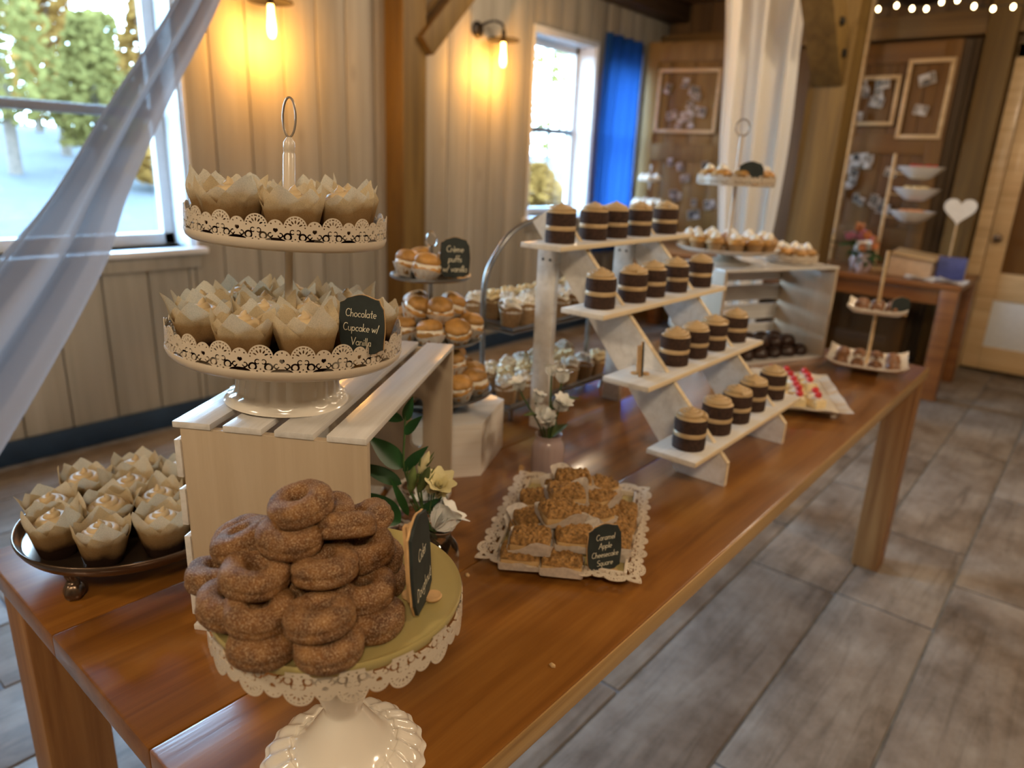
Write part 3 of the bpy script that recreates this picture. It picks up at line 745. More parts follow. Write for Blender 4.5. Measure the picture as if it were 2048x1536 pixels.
# white stand with pale sweets at the left end of the far table
t = thing('sweet_stand', 'small white two-tier stand with meringues before the blue curtain', 'stand', (-3.02, 5.36, FT))
one(lathe(smooth_prof([(0, 0), (.07, 0), (.06, .015), (.015, .04), (.012, .30), (.13, .315), (.145, .33), (.14, .332), (.012, .33), (.01, .50), (.085, .512), (.10, .525), (.09, .527), (.008, .525), (.006, .62), (.012, .635), (0, .645)], 2), 28), 'body', 'gloss_white', t)
mg = one(lathe(smooth_prof([(0, 0), (.032, 0), (.036, .014), (.024, .03), (.01, .042), (0, .047)]), 14), 'meringue', 'cream_white')
tag(mg, 'white meringue on the small two-tier stand by the blue curtain', 'meringue', 'meringues on the small stand')
for i in range(8): place(mg, USED, (-3.02+.10*math.cos(i*PI/4), 5.36+.10*math.sin(i*PI/4), FT+.333))
for i in range(5): place(mg, USED, (-3.02+.06*math.cos(i*2*PI/5), 5.36+.06*math.sin(i*2*PI/5), FT+.528))

# ================================================================== THE DESSERT TABLE
TZ = .76
t = thing('dessert_table', 'long varnished wooden dessert table in the foreground', 'table', (-.8055, 1.475, 0))
for (a, b) in ((-.4195, -.1335), (-.1325, .1435), (.1445, .4195)):
    pk = one(cbox(a, b, -1.248, 1.248, .724, .76, .004), 'plank', 'table_top', t)
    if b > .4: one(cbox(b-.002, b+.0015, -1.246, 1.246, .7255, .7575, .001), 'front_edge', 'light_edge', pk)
for (x, y) in ((-.37, -1.185), (.37, -1.185), (-.37, 1.19), (.37, 1.19)):
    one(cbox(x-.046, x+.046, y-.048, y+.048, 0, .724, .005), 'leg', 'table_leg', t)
one(cbox(-.32, .32, -1.0, -.93, .69, .724, .004), 'batten', 'table_leg', t); one(cbox(-.32, .32, .93, 1.0, .69, .724, .004), 'batten', 'table_leg', t)

# ------------------------------------------------------------------ pierced metal lace
def lace_sdf(x, y):
    """one repeat, x in [-.5,.5], y in [0,.75]; negative = metal"""
    ax = abs(x)
    def circ(cx, cy, r): return math.hypot(ax-cx, y-cy)-r
    def ring(cx, cy, r, w): return abs(math.hypot(ax-cx, y-cy)-r)-w
    solid = min(circ(0, .42, .30), circ(.5, .40, .205), y-.44)
    holes = 9.
    dd = math.hypot(ax, y-.42)
    an = math.atan2(y-.42, ax)
    for k in range(6):                                    # dots round the fan
        a = math.radians(90-17*k-4); holes = min(holes, circ(.248*math.cos(a), .42+.248*math.sin(a), .021))
    for k, a in enumerate((90, 58, 26)):                  # drops
        ca, sa = math.cos(math.radians(a)), math.sin(math.radians(a)); px, py = ax-.15*ca, y-.42-.15*sa
        l = px*ca+py*sa; q = -px*sa+py*ca
        holes = min(holes, (math.hypot(l/.050, q/.020)-1)*.022)
    for a in (90, 40): holes = min(holes, circ(.5-.145*math.cos(math.radians(a)), .40+.145*math.sin(math.radians(a)), .022))
    hx = .5-ax                                            # heart
    holes = min(holes, max(math.hypot(hx-.026, y-.345)-.036, -9), (hx*.8+abs(y-.318))*.75-.040 if y < .345 else 9)
    if y > .16: holes = min(holes, max(ring(.075, .30, .055, .014), -(ax-.03), -(.36-ax)))     # tulip
    holes = min(holes, max(ring(.19, .17, .085, .024), .10-y))      # scrolls
    holes = min(holes, ring(.375, .20, .055, .017) if ax < .40 or y < .2 else 9)
    bx = .5-ax
    holes = min(holes, (math.hypot(bx/.27, (y-.035)/.10)-1)*.06)  # openings above the band
    holes = min(holes, circ(.08, .06, .026), circ(0, .115, .02))
    return max(solid, -holes, -y+.0)
LNX, LNY = 68, 50
def lace_unit():
    sx = 1/LNX; sy = .75/LNY
    S = [[lace_sdf(-.5+i*sx, j*sy+1e-4) for j in range(LNY+1)] for i in range(LNX+1)]
    polys = []; segs = []
    for i in range(LNX):
        run = None
        for j in range(LNY+1):
            full = j < LNY and S[i][j] < 0 and S[i+1][j] < 0 and S[i][j+1] < 0 and S[i+1][j+1] < 0
            if full:
                if run is None: run = j
                continue
            if run is not None:
                x0, x1 = -.5+i*sx, -.5+(i+1)*sx
                polys.append([(x0, run*sy), (x1, run*sy), (x1, j*sy), (x0, j*sy)]); run = None
            if j == LNY: break
            cs = [(i, j), (i+1, j), (i+1, j+1), (i, j+1)]; vals = [S[a][b] for a, b in cs]
            if all(q >= 0 for q in vals): continue
            P = []; kind = []
            for k in range(4):
                (a, b), (c, d) = cs[k], cs[(k+1) % 4]; p, q = vals[k], vals[(k+1) % 4]
                if p < 0: P.append((-.5+a*sx, b*sy)); kind.append(0)
                if (p < 0) != (q < 0):
                    tt = p/(p-q); P.append((-.5+(a+(c-a)*tt)*sx, (b+(d-b)*tt)*sy)); kind.append(1 if p < 0 else 2)
            if len(P) > 2:
                polys.append(P)
                for k in range(len(P)):
                    if kind[k] == 1: segs.append((P[k], P[(k+1) % len(P)]))
    return polys, segs
LACE = lace_unit()
def lace_mesh(name, mapf, units, mat, th=.0011, closed=True):
    """mapf(s, h, off) -> point; s runs along the strip in units, h in unit heights"""
    v = []; f = []
    for k in range(units):
        for P in LACE[0]:
            for o_ in (th/2, -th/2):
                o = len(v); v += [mapf(k+x+.5, y, o_) for x, y in P]
                q = tuple(range(o, o+len(P))); f.append(q if o_ > 0 else q[::-1])
        for (a, b) in LACE[1]:
            o = len(v); v += [mapf(k+a[0]+.5, a[1], th/2), mapf(k+b[0]+.5, b[1], th/2), mapf(k+b[0]+.5, b[1], -th/2), mapf(k+a[0]+.5, a[1], -th/2)]
            f.append((o, o+1, o+2, o+3))
    return MB().add((v, f)).mesh(name, mat, False, False)
def lace_round(name, R, n, z0, up=1, flare=0., mat='lace_white'):
    w_ = 2*PI*R/n
    def mp(s, h, off):
        a = 2*PI*s/n; r = R+off+flare*h; return (r*math.cos(a), r*math.sin(a), z0+up*h*w_)
    return lace_mesh(name, mp, n, mat)

# ------------------------------------------------------------------ chalk signs
def arc(cx, cy, rx, ry, a0, a1, n=9):
    return [(cx+rx*math.cos(math.radians(a0+(a1-a0)*i/n)), cy+ry*math.sin(math.radians(a0+(a1-a0)*i/n))) for i in range(n+1)]
def o_(c=.25): return arc(c, .25, .2, .25, 90, 450, 12)
G = {'C': (.66, [arc(.36, .5, .32, .48, 50, 310, 12)]), 'D': (.7, [[(.08, 0), (.08, 1)], arc(.08, .5, .5, .5, 90, -90, 10)]),
     'A': (.7, [[(.0, 0), (.32, 1), (.62, 0)], [(.12, .35), (.52, .35)]]), 'V': (.66, [[(0, 1), (.28, 0), (.58, 1)]]),
     'S': (.58, [arc(.3, .74, .24, .24, 40, 270, 8)+arc(.28, .24, .26, .25, 90, -140, 8)]),
     'h': (.5, [[(.06, 0), (.06, 1)], [(.06, .3)]+arc(.23, .3, .16, .2, 180, 0, 6)+[(.39, 0)]]), 'o': (.52, [o_()]), 'c': (.46, [arc(.26, .25, .2, .25, 50, 310, 9)]),
     'l': (.2, [[(.08, 1), (.08, .0)]]), 'a': (.54, [arc(.24, .25, .2, .25, 40, 400, 11), [(.42, .5), (.44, 0)]]),
     't': (.38, [[(.18, .9), (.18, .05), (.3, 0)], [(.02, .55), (.34, .57)]]), 'e': (.5, [[(.06, .24), (.44, .28)]+arc(.25, .25, .2, .25, 10, 310, 10)]),
     'u': (.52, [[(.06, .5), (.07, .15)]+arc(.24, .16, .17, .16, 180, 360, 6)+[(.41, .5), (.43, 0)]]), 'p': (.52, [[(.06, .5), (.06, -.38)], arc(.25, .25, .19, .24, 150, -150, 10)]),
     'k': (.48, [[(.06, 0), (.06, 1)], [(.38, .5), (.07, .2), (.4, 0)]]), 'w': (.66, [[(0, .5), (.14, 0), (.28, .42), (.42, 0), (.58, .5)]]), '/': (.36, [[(.0, -.08), (.26, 1.0)]]),
     'n': (.5, [[(.06, .5), (.06, 0)], [(.06, .3)]+arc(.23, .3, .16, .2, 180, 0, 6)+[(.39, 0)]]), 'i': (.2, [[(.08, .5), (.08, 0)], [(.08, .68), (.09, .74)]]),
     'd': (.54, [arc(.24, .25, .2, .25, 30, 390, 11), [(.43, 1), (.43, 0)]]), 'r': (.38, [[(.06, .5), (.06, 0)], [(.06, .3)]+arc(.22, .32, .16, .18, 180, 60, 5)]),
     'g': (.54, [arc(.24, .25, .2, .25, 40, 400, 11), [(.43, .5), (.43, -.2)]+arc(.24, -.2, .19, .18, 0, -150, 6)]), 'm': (.76, [[(.06, .5), (.06, 0)], [(.06, .3)]+arc(.2, .32, .13, .18, 180, 0, 5)+[(.33, 0)], [(.33, .3)]+arc(.48, .32, .14, .18, 180, 0, 5)+[(.62, 0)]]),
     's': (.42, [arc(.21, .375, .15, .125, 40, 260, 6)+arc(.2, .125, .16, .125, 90, -140, 6)]), 'q': (.54, [arc(.24, .25, .2, .25, 40, 400, 11), [(.43, .5), (.43, -.38), (.5, -.3)]]),
     'f': (.36, [[(.36, .95), (.24, 1.0), (.16, .85), (.16, 0)], [(.02, .5), (.3, .52)]]), 'v': (.46, [[(0, .5), (.2, 0), (.4, .5)]]), ' ': (.3, [])}
G['è'] = (.5, G['e'][1]+[[(.12, .86), (.28, .64)]])
def lettering(lines, W, H, only, wt=.085, slant=.12):
    """chalk strokes centred in a W x H board (x right, z up), facing -y"""
    m = MB(); n = len(lines)
    wid = [sum(G[c][0] for c in s) for s in lines]
    sz = min(W*.86/max(wid), H*.80/(n*1.42))
    for i, s in enumerate(lines):
        if i != only: continue
        x = -wid[i]*sz/2; zb = H*.5-H*.12-(i+.78)*(H*.80/n)
        for c in s:
            adv, st = G[c]
            for p in st:
                for a, b in zip(p, p[1:]):
                    A = Vector((x+(a[0]+slant*a[1])*sz, 0, zb+a[1]*sz)); B = Vector((x+(b[0]+slant*b[1])*sz, 0, zb+b[1]*sz)); d = B-A
                    if d.length < 1e-7: continue
                    d.normalize(); q = Vector((-d.z, 0, d.x))*wt*sz*.5; A -= d*wt*sz*.3; B += d*wt*sz*.3
                    m.add(([A+q, A-q, B-q, B+q], [(0, 1, 2, 3)]))
            x += adv*sz
    return m
def tag_outline(W, H):
    """bracket-shaped plaque: notched corners, waved edges"""
    out = []; w_, h_ = W/2, H/2; n = .10*W
    def edge(a, b, c, d, amp, k=10):
        for i in range(k):
            u = i/k; s = amp*math.sin(u*PI*2-PI/2)+amp
            nx, ny = (d-b), -(c-a); l = math.hypot(nx, ny); out.append((a+(c-a)*u+nx/l*s*.5, b+(d-b)*u+ny/l*s*.5))
    edge(-w_+n, -h_, w_-n, -h_, .03*W); out.append((w_-n, -h_+.6*n)); edge(w_, -h_+n, w_, h_-n, .035*W); out.append((w_-.6*n, h_-n))
    edge(w_-n, h_, -w_+n, h_, .09*W); out.append((-w_+n, h_-.6*n)); edge(-w_, h_-n, -w_, -h_+n, .035*W); out.append((-w_+.6*n, -h_+n))
    return out
def sign(label, lines, loc, rz, W=.056, H=.07, lean=-.12, lift=.004, feet=True):
    t = thing('chalk_sign', label, 'sign', loc, (lean, 0, rz))
    bd = one(prism(tag_outline(W, H), .003), 'board', 'slate', t, False, (0, 0, H/2+lift))
    one(prism([(a*.985, b*.985) for a, b in tag_outline(W*1.03, H*1.03)], .002, 'Y', .0026), 'backing', 'peg_wood', t, False, (0, 0, H/2+lift))
    if lines:
        for k in range(len(lines)): lettering(lines, W, H, k).build('lettering', 'chalk', bd, False, (0, -.0021, 0), None, False)
    one(cbox(-.004, .004, .004, .0075, 0, H*1.06, .001), 'peg', 'peg_wood', t, True, (-.16*W, 0, 0))
    one(cbox(-.004, .004, .008, .0115, .01, H*1.04, .001), 'peg', 'peg_wood', t, True, (-.16*W, 0, 0))
    if feet: one(lathe([(0, 0), (.008, 0), (.009, .002), (.008, .004), (0, .004)], 16), 'foot', 'peg_wood', t, True, (.22*W, -.006, 0))
    if feet: one(lathe([(0, 0), (.008, 0), (.009, .002), (.008, .004), (0, .004)], 16), 'foot', 'peg_wood', t, True, (.22*W, .016, 0))
    return t

# ------------------------------------------------------------------ tulip-wrapped cupcakes
def frosting_swirl(R, H, tr=.0095, turns=2.6, ridged=0, tip=.008):
    """soft piped spiral with a peak"""
    n = int(turns*22); path = []; rad = []
    for i in range(n+1):
        u = i/n; a = 2*PI*turns*u; r = (R-tr)*(1-u)**.85; path.append((r*math.cos(a), r*math.sin(a), H*u**1.15)); rad.append(tr*(1-.45*u))
    path += [(.001, 0, H+tip*.5), (.002, .001, H+tip)]; rad += [tr*.4, .0006]
    m = MB().add(tube(path, rad, 10))
    m.add(lathe(smooth_prof([(0, -.004), (R*.95, -.004), (R*.98, .002), (R*.6, H*.45), (0, H*.9)]), 20))
    return m
def wrapper_mesh(seed):
    rnd = random.Random(seed); m = MB()
    for layer, (rs, npet, base, amp, off) in enumerate(((1.0, 4, .043, .036, 0), (.93, 4, .043, .024, PI/4))):
        tips = [rnd.uniform(.72, 1.12) for _ in range(npet)]; fl = [rnd.uniform(-.006, .011) for _ in range(npet)]; sk = [rnd.uniform(-.14, .14) for _ in range(npet)]
        def fn(u, v):
            th = u*2*PI+off; q = u*npet; i = int(q) % npet; ph = q-int(q)-.5-sk[i]*(1-abs(2*(q-int(q))-1))
            tp = max(0, 1-abs(2*ph)); top = base+amp*tips[i]*tp**.85
            z = top*v
            zz = min(1, z/.048); r = .0225+.0125*zz**.8
            if z > .04: r += (z-.04)*.12+fl[i]*((z-.04)/.035)**1.6*tp
            crease = 1+.055*math.cos(npet*2*PI*u+PI)*(-1)*zz+.018*math.sin(th*9+seed)*zz
            r *= rs*crease
            return (r*math.cos(th), r*math.sin(th), z+.0005)
        m.add(grid(64, 12, fn, True))
    m.add(lathe([(0, .0005), (.0222, .0005), (.0224, .001)], 24))
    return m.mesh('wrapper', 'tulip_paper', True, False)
FROST = frosting_swirl(.029, .016, .0095, 2.3).mesh('frosting', 'frosting', True)
CAKE = MB().add(lathe(smooth_prof([(0, .002), (.0205, .002), (.024, .02), (.0275, .036), (.024, .043), (0, .046)]), 24)).mesh('cake', 'choc_inner', True)
CUP = []
for s in range(6):
    c = thing('cupcake', 'cupcake in a kraft paper tulip wrapper', 'cupcake')
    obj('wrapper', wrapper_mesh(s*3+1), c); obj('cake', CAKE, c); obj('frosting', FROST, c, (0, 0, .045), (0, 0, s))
    CUP.append(c)
cup_i = [0]
def cupcake(loc, label, group, tilt=0., M=None):
    k = cup_i[0] % 6; cup_i[0] += 1
    if M is not None: loc = M @ Vector(loc)
    return place(CUP[k], USED, loc, (random.uniform(-.07, .07)+tilt, random.uniform(-.07, .07), random.random()*6.28), label, group, random.uniform(.96, 1.04))
ORD = ['first', 'second', 'third', 'fourth', 'fifth', 'sixth', 'seventh', 'eighth', 'ninth', 'tenth', 'eleventh']

# ------------------------------------------------------------------ white crates
def crate(label, loc, rz, L, W, H, slot=True):
    """crate lying on its long side: solid ends at y=0 and y=L, slats on top, below and behind (x=0), open towards +x"""
    t = thing('crate', label, 'crate', loc, (0, 0, rz)); th = .011; sl = .008
    for (ya, yb, far) in ((0, th, False), (L-th, L, True)):
        if far and slot:
            m = MB(); x0, x1, xs, xe = sl, W, .166, .190; za, zb = .094, .194
            m.add(box(x0, xs, ya, yb, sl, H-sl)); m.add(box(xe, x1, ya, yb, sl, H-sl)); m.add(box(xs, xe, ya, yb, sl, za)); m.add(box(xs, xe, ya, yb, zb, H-sl))
            for cz, sg in ((za, 1), (zb, -1)):
                r = .012
                m.add(prism([(xs, cz)]+[(xs+r-r*math.cos(PI/2*i/6), cz+sg*(r-r*math.sin(PI/2*i/6))) for i in range(7)], yb-ya, 'Y', (ya+yb)/2))
                m.add(prism([(xe, cz)]+[(xe-r+r*math.cos(PI/2*i/6), cz+sg*(r-r*math.sin(PI/2*i/6))) for i in range(7)], yb-ya, 'Y', (ya+yb)/2))
            m.build('end_panel', 'shaded_white_panel', t, False)
        else: one(cbox(sl, W, ya, yb, sl, H-sl, .0015), 'end_panel', 'shaded_white_panel', t)
    n = 4; gap = .016; wd = (W-gap*(n-1))/n
    for k in range(n):
        x = k*(wd+gap)
        for z in (0, H-sl): one(cbox(x, x+wd, -.002, L+.002, z, z+sl, .0012), 'slat', 'white_plank', t)
    n = 4; wd = (H-2*sl-gap*(n+1))/n
    for k in range(n):
        z = sl+gap+k*(wd+gap); one(cbox(0, sl, -.002, L+.002, z, z+wd, .0012), 'slat', 'white_plank', t)
    return t
CA = math.radians(32)
crate('white slatted crate on its side carrying the two-tier cupcake stand', (-.819, .358, TZ), CA, .463, .243, .295)
CM = TR(-.819, .358, TZ) @ RZ(CA)

# ------------------------------------------------------------------ two-tier lace stand with cupcakes
SX, SY, SZ = -.797, .503, 1.0555
tl = math.radians(3.0); vdir = Vector((SX, SY, 0)).normalized()
SM = Matrix.Translation((SX, SY, SZ)) @ Matrix.Rotation(tl, 4, vdir)
t = thing('tiered_cupcake_stand', 'white metal two-tier lace stand on top of the crate', 'stand'); t.matrix_world = SM
def flute(a, j, r, z): return (r*(1+.05*(abs(math.sin(a*10))-.6)*(1 if 8 < j < 24 else 0)), z)
one(lathe(smooth_prof([(0, .0), (.074, .0), (.077, .005), (.074, .011), (.066, .015), (.064, .032), (.058, .050), (.045, .058), (.02, .060), (0, .060)], 3), 180, False, flute), 'base', 'gloss_white', t)
P1 = .066; P2 = .2095
one(lathe([(0, P1-.004), (.06, P1-.004), (.140, P1-.001), (.1445, P1+.003), (.1468, P1+.009), (.1462, P1+.012), (.144, P1+.012), (.142, P1+.006), (.135, P1+.004), (0, P1+.004)], 72), 'lower_tray', 'lace_white', t)
obj('lace_rim', lace_round('lace_rim', .1452, 20, P1+.010), t)
one(lathe([(0, P2-.003), (.05, P2-.003), (.115, P2-.001), (.1185, P2+.002), (.1205, P2+.008), (.120, P2+.011), (.118, P2+.011), (.1165, P2+.005), (.11, P2+.003), (0, P2+.003)], 64), 'upper_tray', 'lace_white', t)
obj('lace_rim', lace_round('lace_rim', .1192, 18, P2+.0085), t)
one(lathe([(.005, P1), (.0052, P1+.01), (.0052, P2-.003), (0, P2-.003)], 16), 'pole', 'lace_white', t)
one(lathe([(.0068, P2), (.0072, P2+.01), (.0072, P2+.102), (.0066, P2+.103), (.0066, P2+.106), (.0070, P2+.107), (.0068, P2+.116), (.003, P2+.122), (0, P2+.122)], 16), 'pole', 'lace_white', t)
one(tube([(.0155*.58*math.cos(a)*.8-.0155*.58*math.cos(a)*0, .0155*.58*math.cos(a)*.45, P2+.122+.0225+.0225*math.sin(a)) for a in [2*PI*i/28 for i in range(28)]], .0013, 8, True), 'ring', 'ring_metal', t)
fa = math.degrees(math.atan2(-SY, -SX))
for i in range(9):
    a = math.radians(fa+11+40*i); s = ((a-math.radians(fa)+PI) % (2*PI))-PI
    lab = 'tulip cupcake at the back of the lower lace tier' if abs(s) > 1.9 else \
          {0: 'front tulip cupcake left of the chocolate sign on the lower lace tier', 8: 'front tulip cupcake on the lower lace tier, just left of centre', 7: 'leftmost tulip cupcake of the lower lace tier', 1: 'tulip cupcake behind the chocolate sign on the lower lace tier'}.get(i, 'tulip cupcake at the side of the lower lace tier')
    rr = .104
    if i == 1: a += math.radians(9); rr = .092
    cupcake((rr*math.cos(a), rr*math.sin(a), P1+.004), lab, 'cupcakes on the lower lace tier', 0, SM)
for i in range(4):
    a = math.radians(fa+45+90*i); cupcake((.040*math.cos(a), .040*math.sin(a), P1+.006), 'tulip cupcake beside the pole on the lower lace tier', 'inner cupcakes on the lower lace tier', 0, SM)
for i in range(7):
    a = math.radians(fa+2+360/7*i)
    lab = {0: 'tulip cupcake at the front centre of the upper lace tier', 1: 'tulip cupcake right of the front one on the upper lace tier', 6: 'tulip cupcake left of the front one on the upper lace tier', 5: 'tulip cupcake at the far left of the upper lace tier', 2: 'tulip cupcake at the far right of the upper lace tier'}.get(i, 'tulip cupcake at the back of the upper lace tier')
    cupcake((.080*math.cos(a), .080*math.sin(a), P2+.003), lab, 'cupcakes on the upper lace tier', 0, SM)
p = SM @ Vector((.137*math.cos(math.radians(fa+37)), .137*math.sin(math.radians(fa+37)), P1+.005))
sign('slate sign reading Chocolate Cupcake w/ Vanilla on the lower lace tier', ['Chocolate', 'Cupcake w/', 'Vanilla'], p, math.radians(26), .054, .064, -.04, .022, False)

# ------------------------------------------------------------------ bronze footed tray with cupcakes
BX, BYY, BZ = -1.065, .395, .805
t = thing('footed_tray', 'round dark bronze tray on cast feet at the table corner', 'tray', (BX, BYY, TZ))
one(lathe(smooth_prof([(0, .044), (.10, .044), (.145, .046), (.158, .058), (.1605, .066), (.159, .068), (.156, .066), (.150, .056), (.135, .050), (0, .048)], 3), 72), 'dish', 'bronze', t)
for i in range(4):
    a = math.radians(-62+90*i); ft = MB()
    ft.add(tube(smooth_prof([(0, 0, .050), (.003, 0, .040), (-.002, 0, .030), (0, 0, .022)], 4), [.010, .0095, .0085, .0075, .007, .0068, .0068, .007, .0075, .008, .009, .0095, .0095], 14))
    ft.add(lathe(smooth_prof([(0, 0), (.008, .0), (.013, .008), (.0125, .016), (.008, .024), (0, .026)]), 24, False, lambda q, j, r, z: (r*(1+.09*math.cos(5*q)), z)))
    ft.build('foot', 'bronze', t, True, (.132*math.cos(a), .132*math.sin(a), 0), (0, 0, a))
ta = math.degrees(math.atan2(-BYY, -BX))
for i in range(9):
    a = math.radians(ta-24+40*i)
    lab = {0: 'front left cupcake on the bronze tray, showing its frosting peak', 1: 'front middle cupcake on the bronze tray with a tall frosting tip', 2: 'cupcake on the bronze tray touching the crate at the front', 8: 'leftmost cupcake on the bronze tray', 7: 'upper left cupcake on the bronze tray', 6: 'rearmost cupcake on the bronze tray'}.get(i, 'cupcake on the bronze tray hidden behind the crate')
    cupcake((BX+.112*math.cos(a), BYY+.112*math.sin(a), BZ+.003), lab, 'cupcakes on the bronze tray')
for i in range(3):
    a = math.radians(ta+60+120*i); cupcake((BX+.042*math.cos(a), BYY+.042*math.sin(a), BZ+.003), 'cupcake in the middle of the bronze tray', 'inner cupcakes on the bronze tray')

# ------------------------------------------------------------------ doughnut stand
DX, DY = -.502, .361; PZ = .968
t = thing('cake_stand', 'cream pedestal cake stand with a hanging lace rim, nearest the viewer', 'stand', (DX, DY, TZ)); h = PZ-TZ
def flute2(a, j, r, z): return (r*(1+.02*math.cos(a*22+ r*60)*(1 if r > .052 else 0)), z+(.0016*math.cos(a*22+r*60) if .052 < r < .076 else 0))
one(lathe(smooth_prof([(0, 0), (.078, 0), (.080, .004), (.076, .010), (.062, .018), (.056, .021), (.053, .020), (.044, .027), (.034, .040), (.026, .052), (.021, .060), (.019, .066), (.024, .080), (.030, .098), (.0315, .112), (.028, .124), (.0225, .130), (.021, .138), (.024, .160), (.026, h-.012), (0, h-.012)], 3), 176, False, flute2), 'pedestal', 'gloss_white', t)
one(lathe([(0, h-.010), (.117, h-.010), (.1185, h-.006), (.1195, h-.001), (.1185, h+.001), (.116, h), (.112, h-.0015), (0, h-.0015)], 80), 'plate', 'plate_cream', t)
obj('lace_rim', lace_round('lace_rim', .1198, 17, h-.004, -1), t)
dprof = smooth_prof([(.0088, .006), (.0080, .014), (.0094, .021), (.0140, .0262), (.0205, .0276), (.0265, .0266), (.0322, .0228), (.0346, .0165), (.0339, .0125), (.0346, .008), (.0322, .002), (.026, 0), (.016, 0), (.0108, .002)], 3, True)
DN = []
for s in range(4):
    rnd = random.Random(s)
    def mod(a, j, r, z, s=s):
        q = noise.noise((math.cos(a)*1.6+s*7, math.sin(a)*1.6, j*.07)); q2 = noise.noise((r*math.cos(a)*160, r*math.sin(a)*160, z*160+s*9))
        return (r*(1+.05*q)+.0006*q2, z*(1+.05*q)+.0005*q2)
    DN.append(tag(MB().add(lathe(dprof, 56, True, mod)).build('doughnut', 'sugared_crust'), 'cider doughnut', 'doughnut'))
PILE = [(-.508, .330, 4.0, 'topmost sugared doughnut of the pile', .22, -.1), (-.503, .311, 3.0, 'big doughnut lying right below the topmost one', .10, .05),
        (-.480, .353, 3.0, 'doughnut leaning right of the topmost one with a wide dark hole', .05, .45), (-.490, .388, 2.5, 'doughnut at the upper right of the pile near the leaves', .05, .4),
        (-.470, .366, 2.0, 'doughnut right of centre beside the cider sign', .05, .15), (-.538, .292, 2.5, 'doughnut half hidden left of the upper front one', .1, -.4),
        (-.556, .300, 2.0, 'doughnut at the left back shoulder of the pile', .1, -.4), (-.502, .274, 2.0, 'bright sugared doughnut lit by the window on the left front', .08, -.1),
        (-.466, .322, 2.0, 'doughnut in the centre of the pile front', .15, .05), (-.552, .268, 1.0, 'leftmost doughnut tucked beside the crate', .0, -.15),
        (-.446, .345, 1.0, 'doughnut right below the cider sign, upper of two', .1, .05), (-.482, .265, 1.0, 'doughnut second from the plate on the left front', .1, -.05),
        (-.512, .256, .9, 'doughnut peeking out left of the left front stack', .1, -.2), (-.436, .294, 1.0, 'front centre doughnut resting on the lowest one', .12, .03),
        (-.468, .260, 0, 'lowest doughnut at the left front of the plate', 0, 0), (-.427, .294, 0, 'lowest doughnut at the front centre of the plate', 0, 0),
        (-.430, .342, 0, 'lowest doughnut on the right, under another one', 0, 0), (-.490, .318, 0, 'doughnut buried in the bottom of the pile', 0, 0),
        (-.528, .272, 0, 'doughnut buried in the bottom of the pile', 0, 0), (-.550, .330, 0, 'doughnut buried in the bottom of the pile', 0, 0), (-.475, .385, 0, 'doughnut buried in the bottom of the pile', 0, 0), (-.535, .39, 0, 'doughnut buried in the bottom of the pile', 0, 0),
        (-.498, .322, 1.0, 'doughnut buried in the middle of the pile', 0, 0), (-.560, .330, 1.0, 'doughnut buried in the middle of the pile', 0, 0), (-.480, .385, 1.0, 'doughnut buried in the middle of the pile', 0, 0), (-.535, .385, 1.0, 'doughnut buried in the middle of the pile', 0, 0),
        (-.525, .335, 2.0, 'doughnut buried in the middle of the pile', 0, 0), (-.52, .36, 2.9, 'doughnut buried in the middle of the pile', 0, 0)]
for i, (x, y, lv, lab, rx, ry) in enumerate(PILE):
    place(DN[i % 4], USED, (x, y, PZ-.001+.0220*lv), (rx, ry, i*1.3), lab, 'cider doughnuts on the cream stand', .86)
sign('slate sign reading Cider Doughnut on the cream cake stand', ['Cider', 'Doughnut'], (-.420, .396, PZ), math.radians(122), .056, .084, -.06)

# ------------------------------------------------------------------ leafy flowers behind the doughnuts
t = thing('flower_vase', 'small vase of cream flowers and dark ruscus leaves behind the doughnut stand', 'flowers', (-.678, .672, TZ))
one(lathe(smooth_prof([(0, 0), (.026, 0), (.030, .02), (.028, .05), (.018, .066), (.018, .078), (.021, .082), (.016, .08), (.015, .06), (0, .01)]), 24), 'vase', 'clear_glass', t)
Cc = Vector((0, 0, 1.368))
def leaf_to(base, tip, wdt, face=None, mat='leaf_green'):
    """leaf blade from base to tip, its face turned roughly to the given direction"""
    B = Vector(base); T_ = Vector(tip); d = T_-B; L = d.length; d.normalize()
    fc = Vector(face if face else (.5, -.5, .7)); nrm = fc-d*fc.dot(d); nrm.normalize(); s = d.cross(nrm)
    M = Matrix(((*s, 0), (*d, 0), (*nrm, 0), (0, 0, 0, 1))).transposed(); M = Matrix.Translation(B) @ M
    def fn(u, v):
        w_ = wdt*(math.sin(PI*v**.8)**.85)*(1-.3*v); q = (u-.5)*2
        return (q*w_/2, v*L, -.10*L*(v-.5)**2+.025*L-abs(q)**1.5*w_*-.10)
    m = MB().add(grid(7, 14, fn), M)
    return m.build('leaf', mat, t, True, None, None, False)
O = Vector((.678, -.672, -TZ))
def W_(x, y, z): return tuple(Vector((x, y, z))+O)
one(tube(smooth_prof([W_(-.678, .672, .79), W_(-.70, .655, .86), W_(-.72, .64, .93), W_(-.727, .646, .985), W_(-.731, .652, 1.015)], 4), .0016, 8), 'stem', 'stem_green', t)
for (a, b, wd) in (((-.731, .648, 1.005), (-.772, .617, 1.015), .020), ((-.730, .650, 1.003), (-.722, .658, 1.042), .018), ((-.726, .645, .985), (-.704, .66, 1.016), .018),
                   ((-.722, .638, .935), (-.757, .603, .985), .036), ((-.722, .638, .93), (-.693, .662, .972), .02), ((-.722, .636, .91), (-.768, .586, .945), .026),
                   ((-.718, .63, .85), (-.757, .582, .905), .042), ((-.712, .64, .86), (-.72, .612, .93), .014), ((-.705, .645, .86), (-.672, .672, .895), .014)):
    leaf_to(W_(*a), W_(*b), wd)
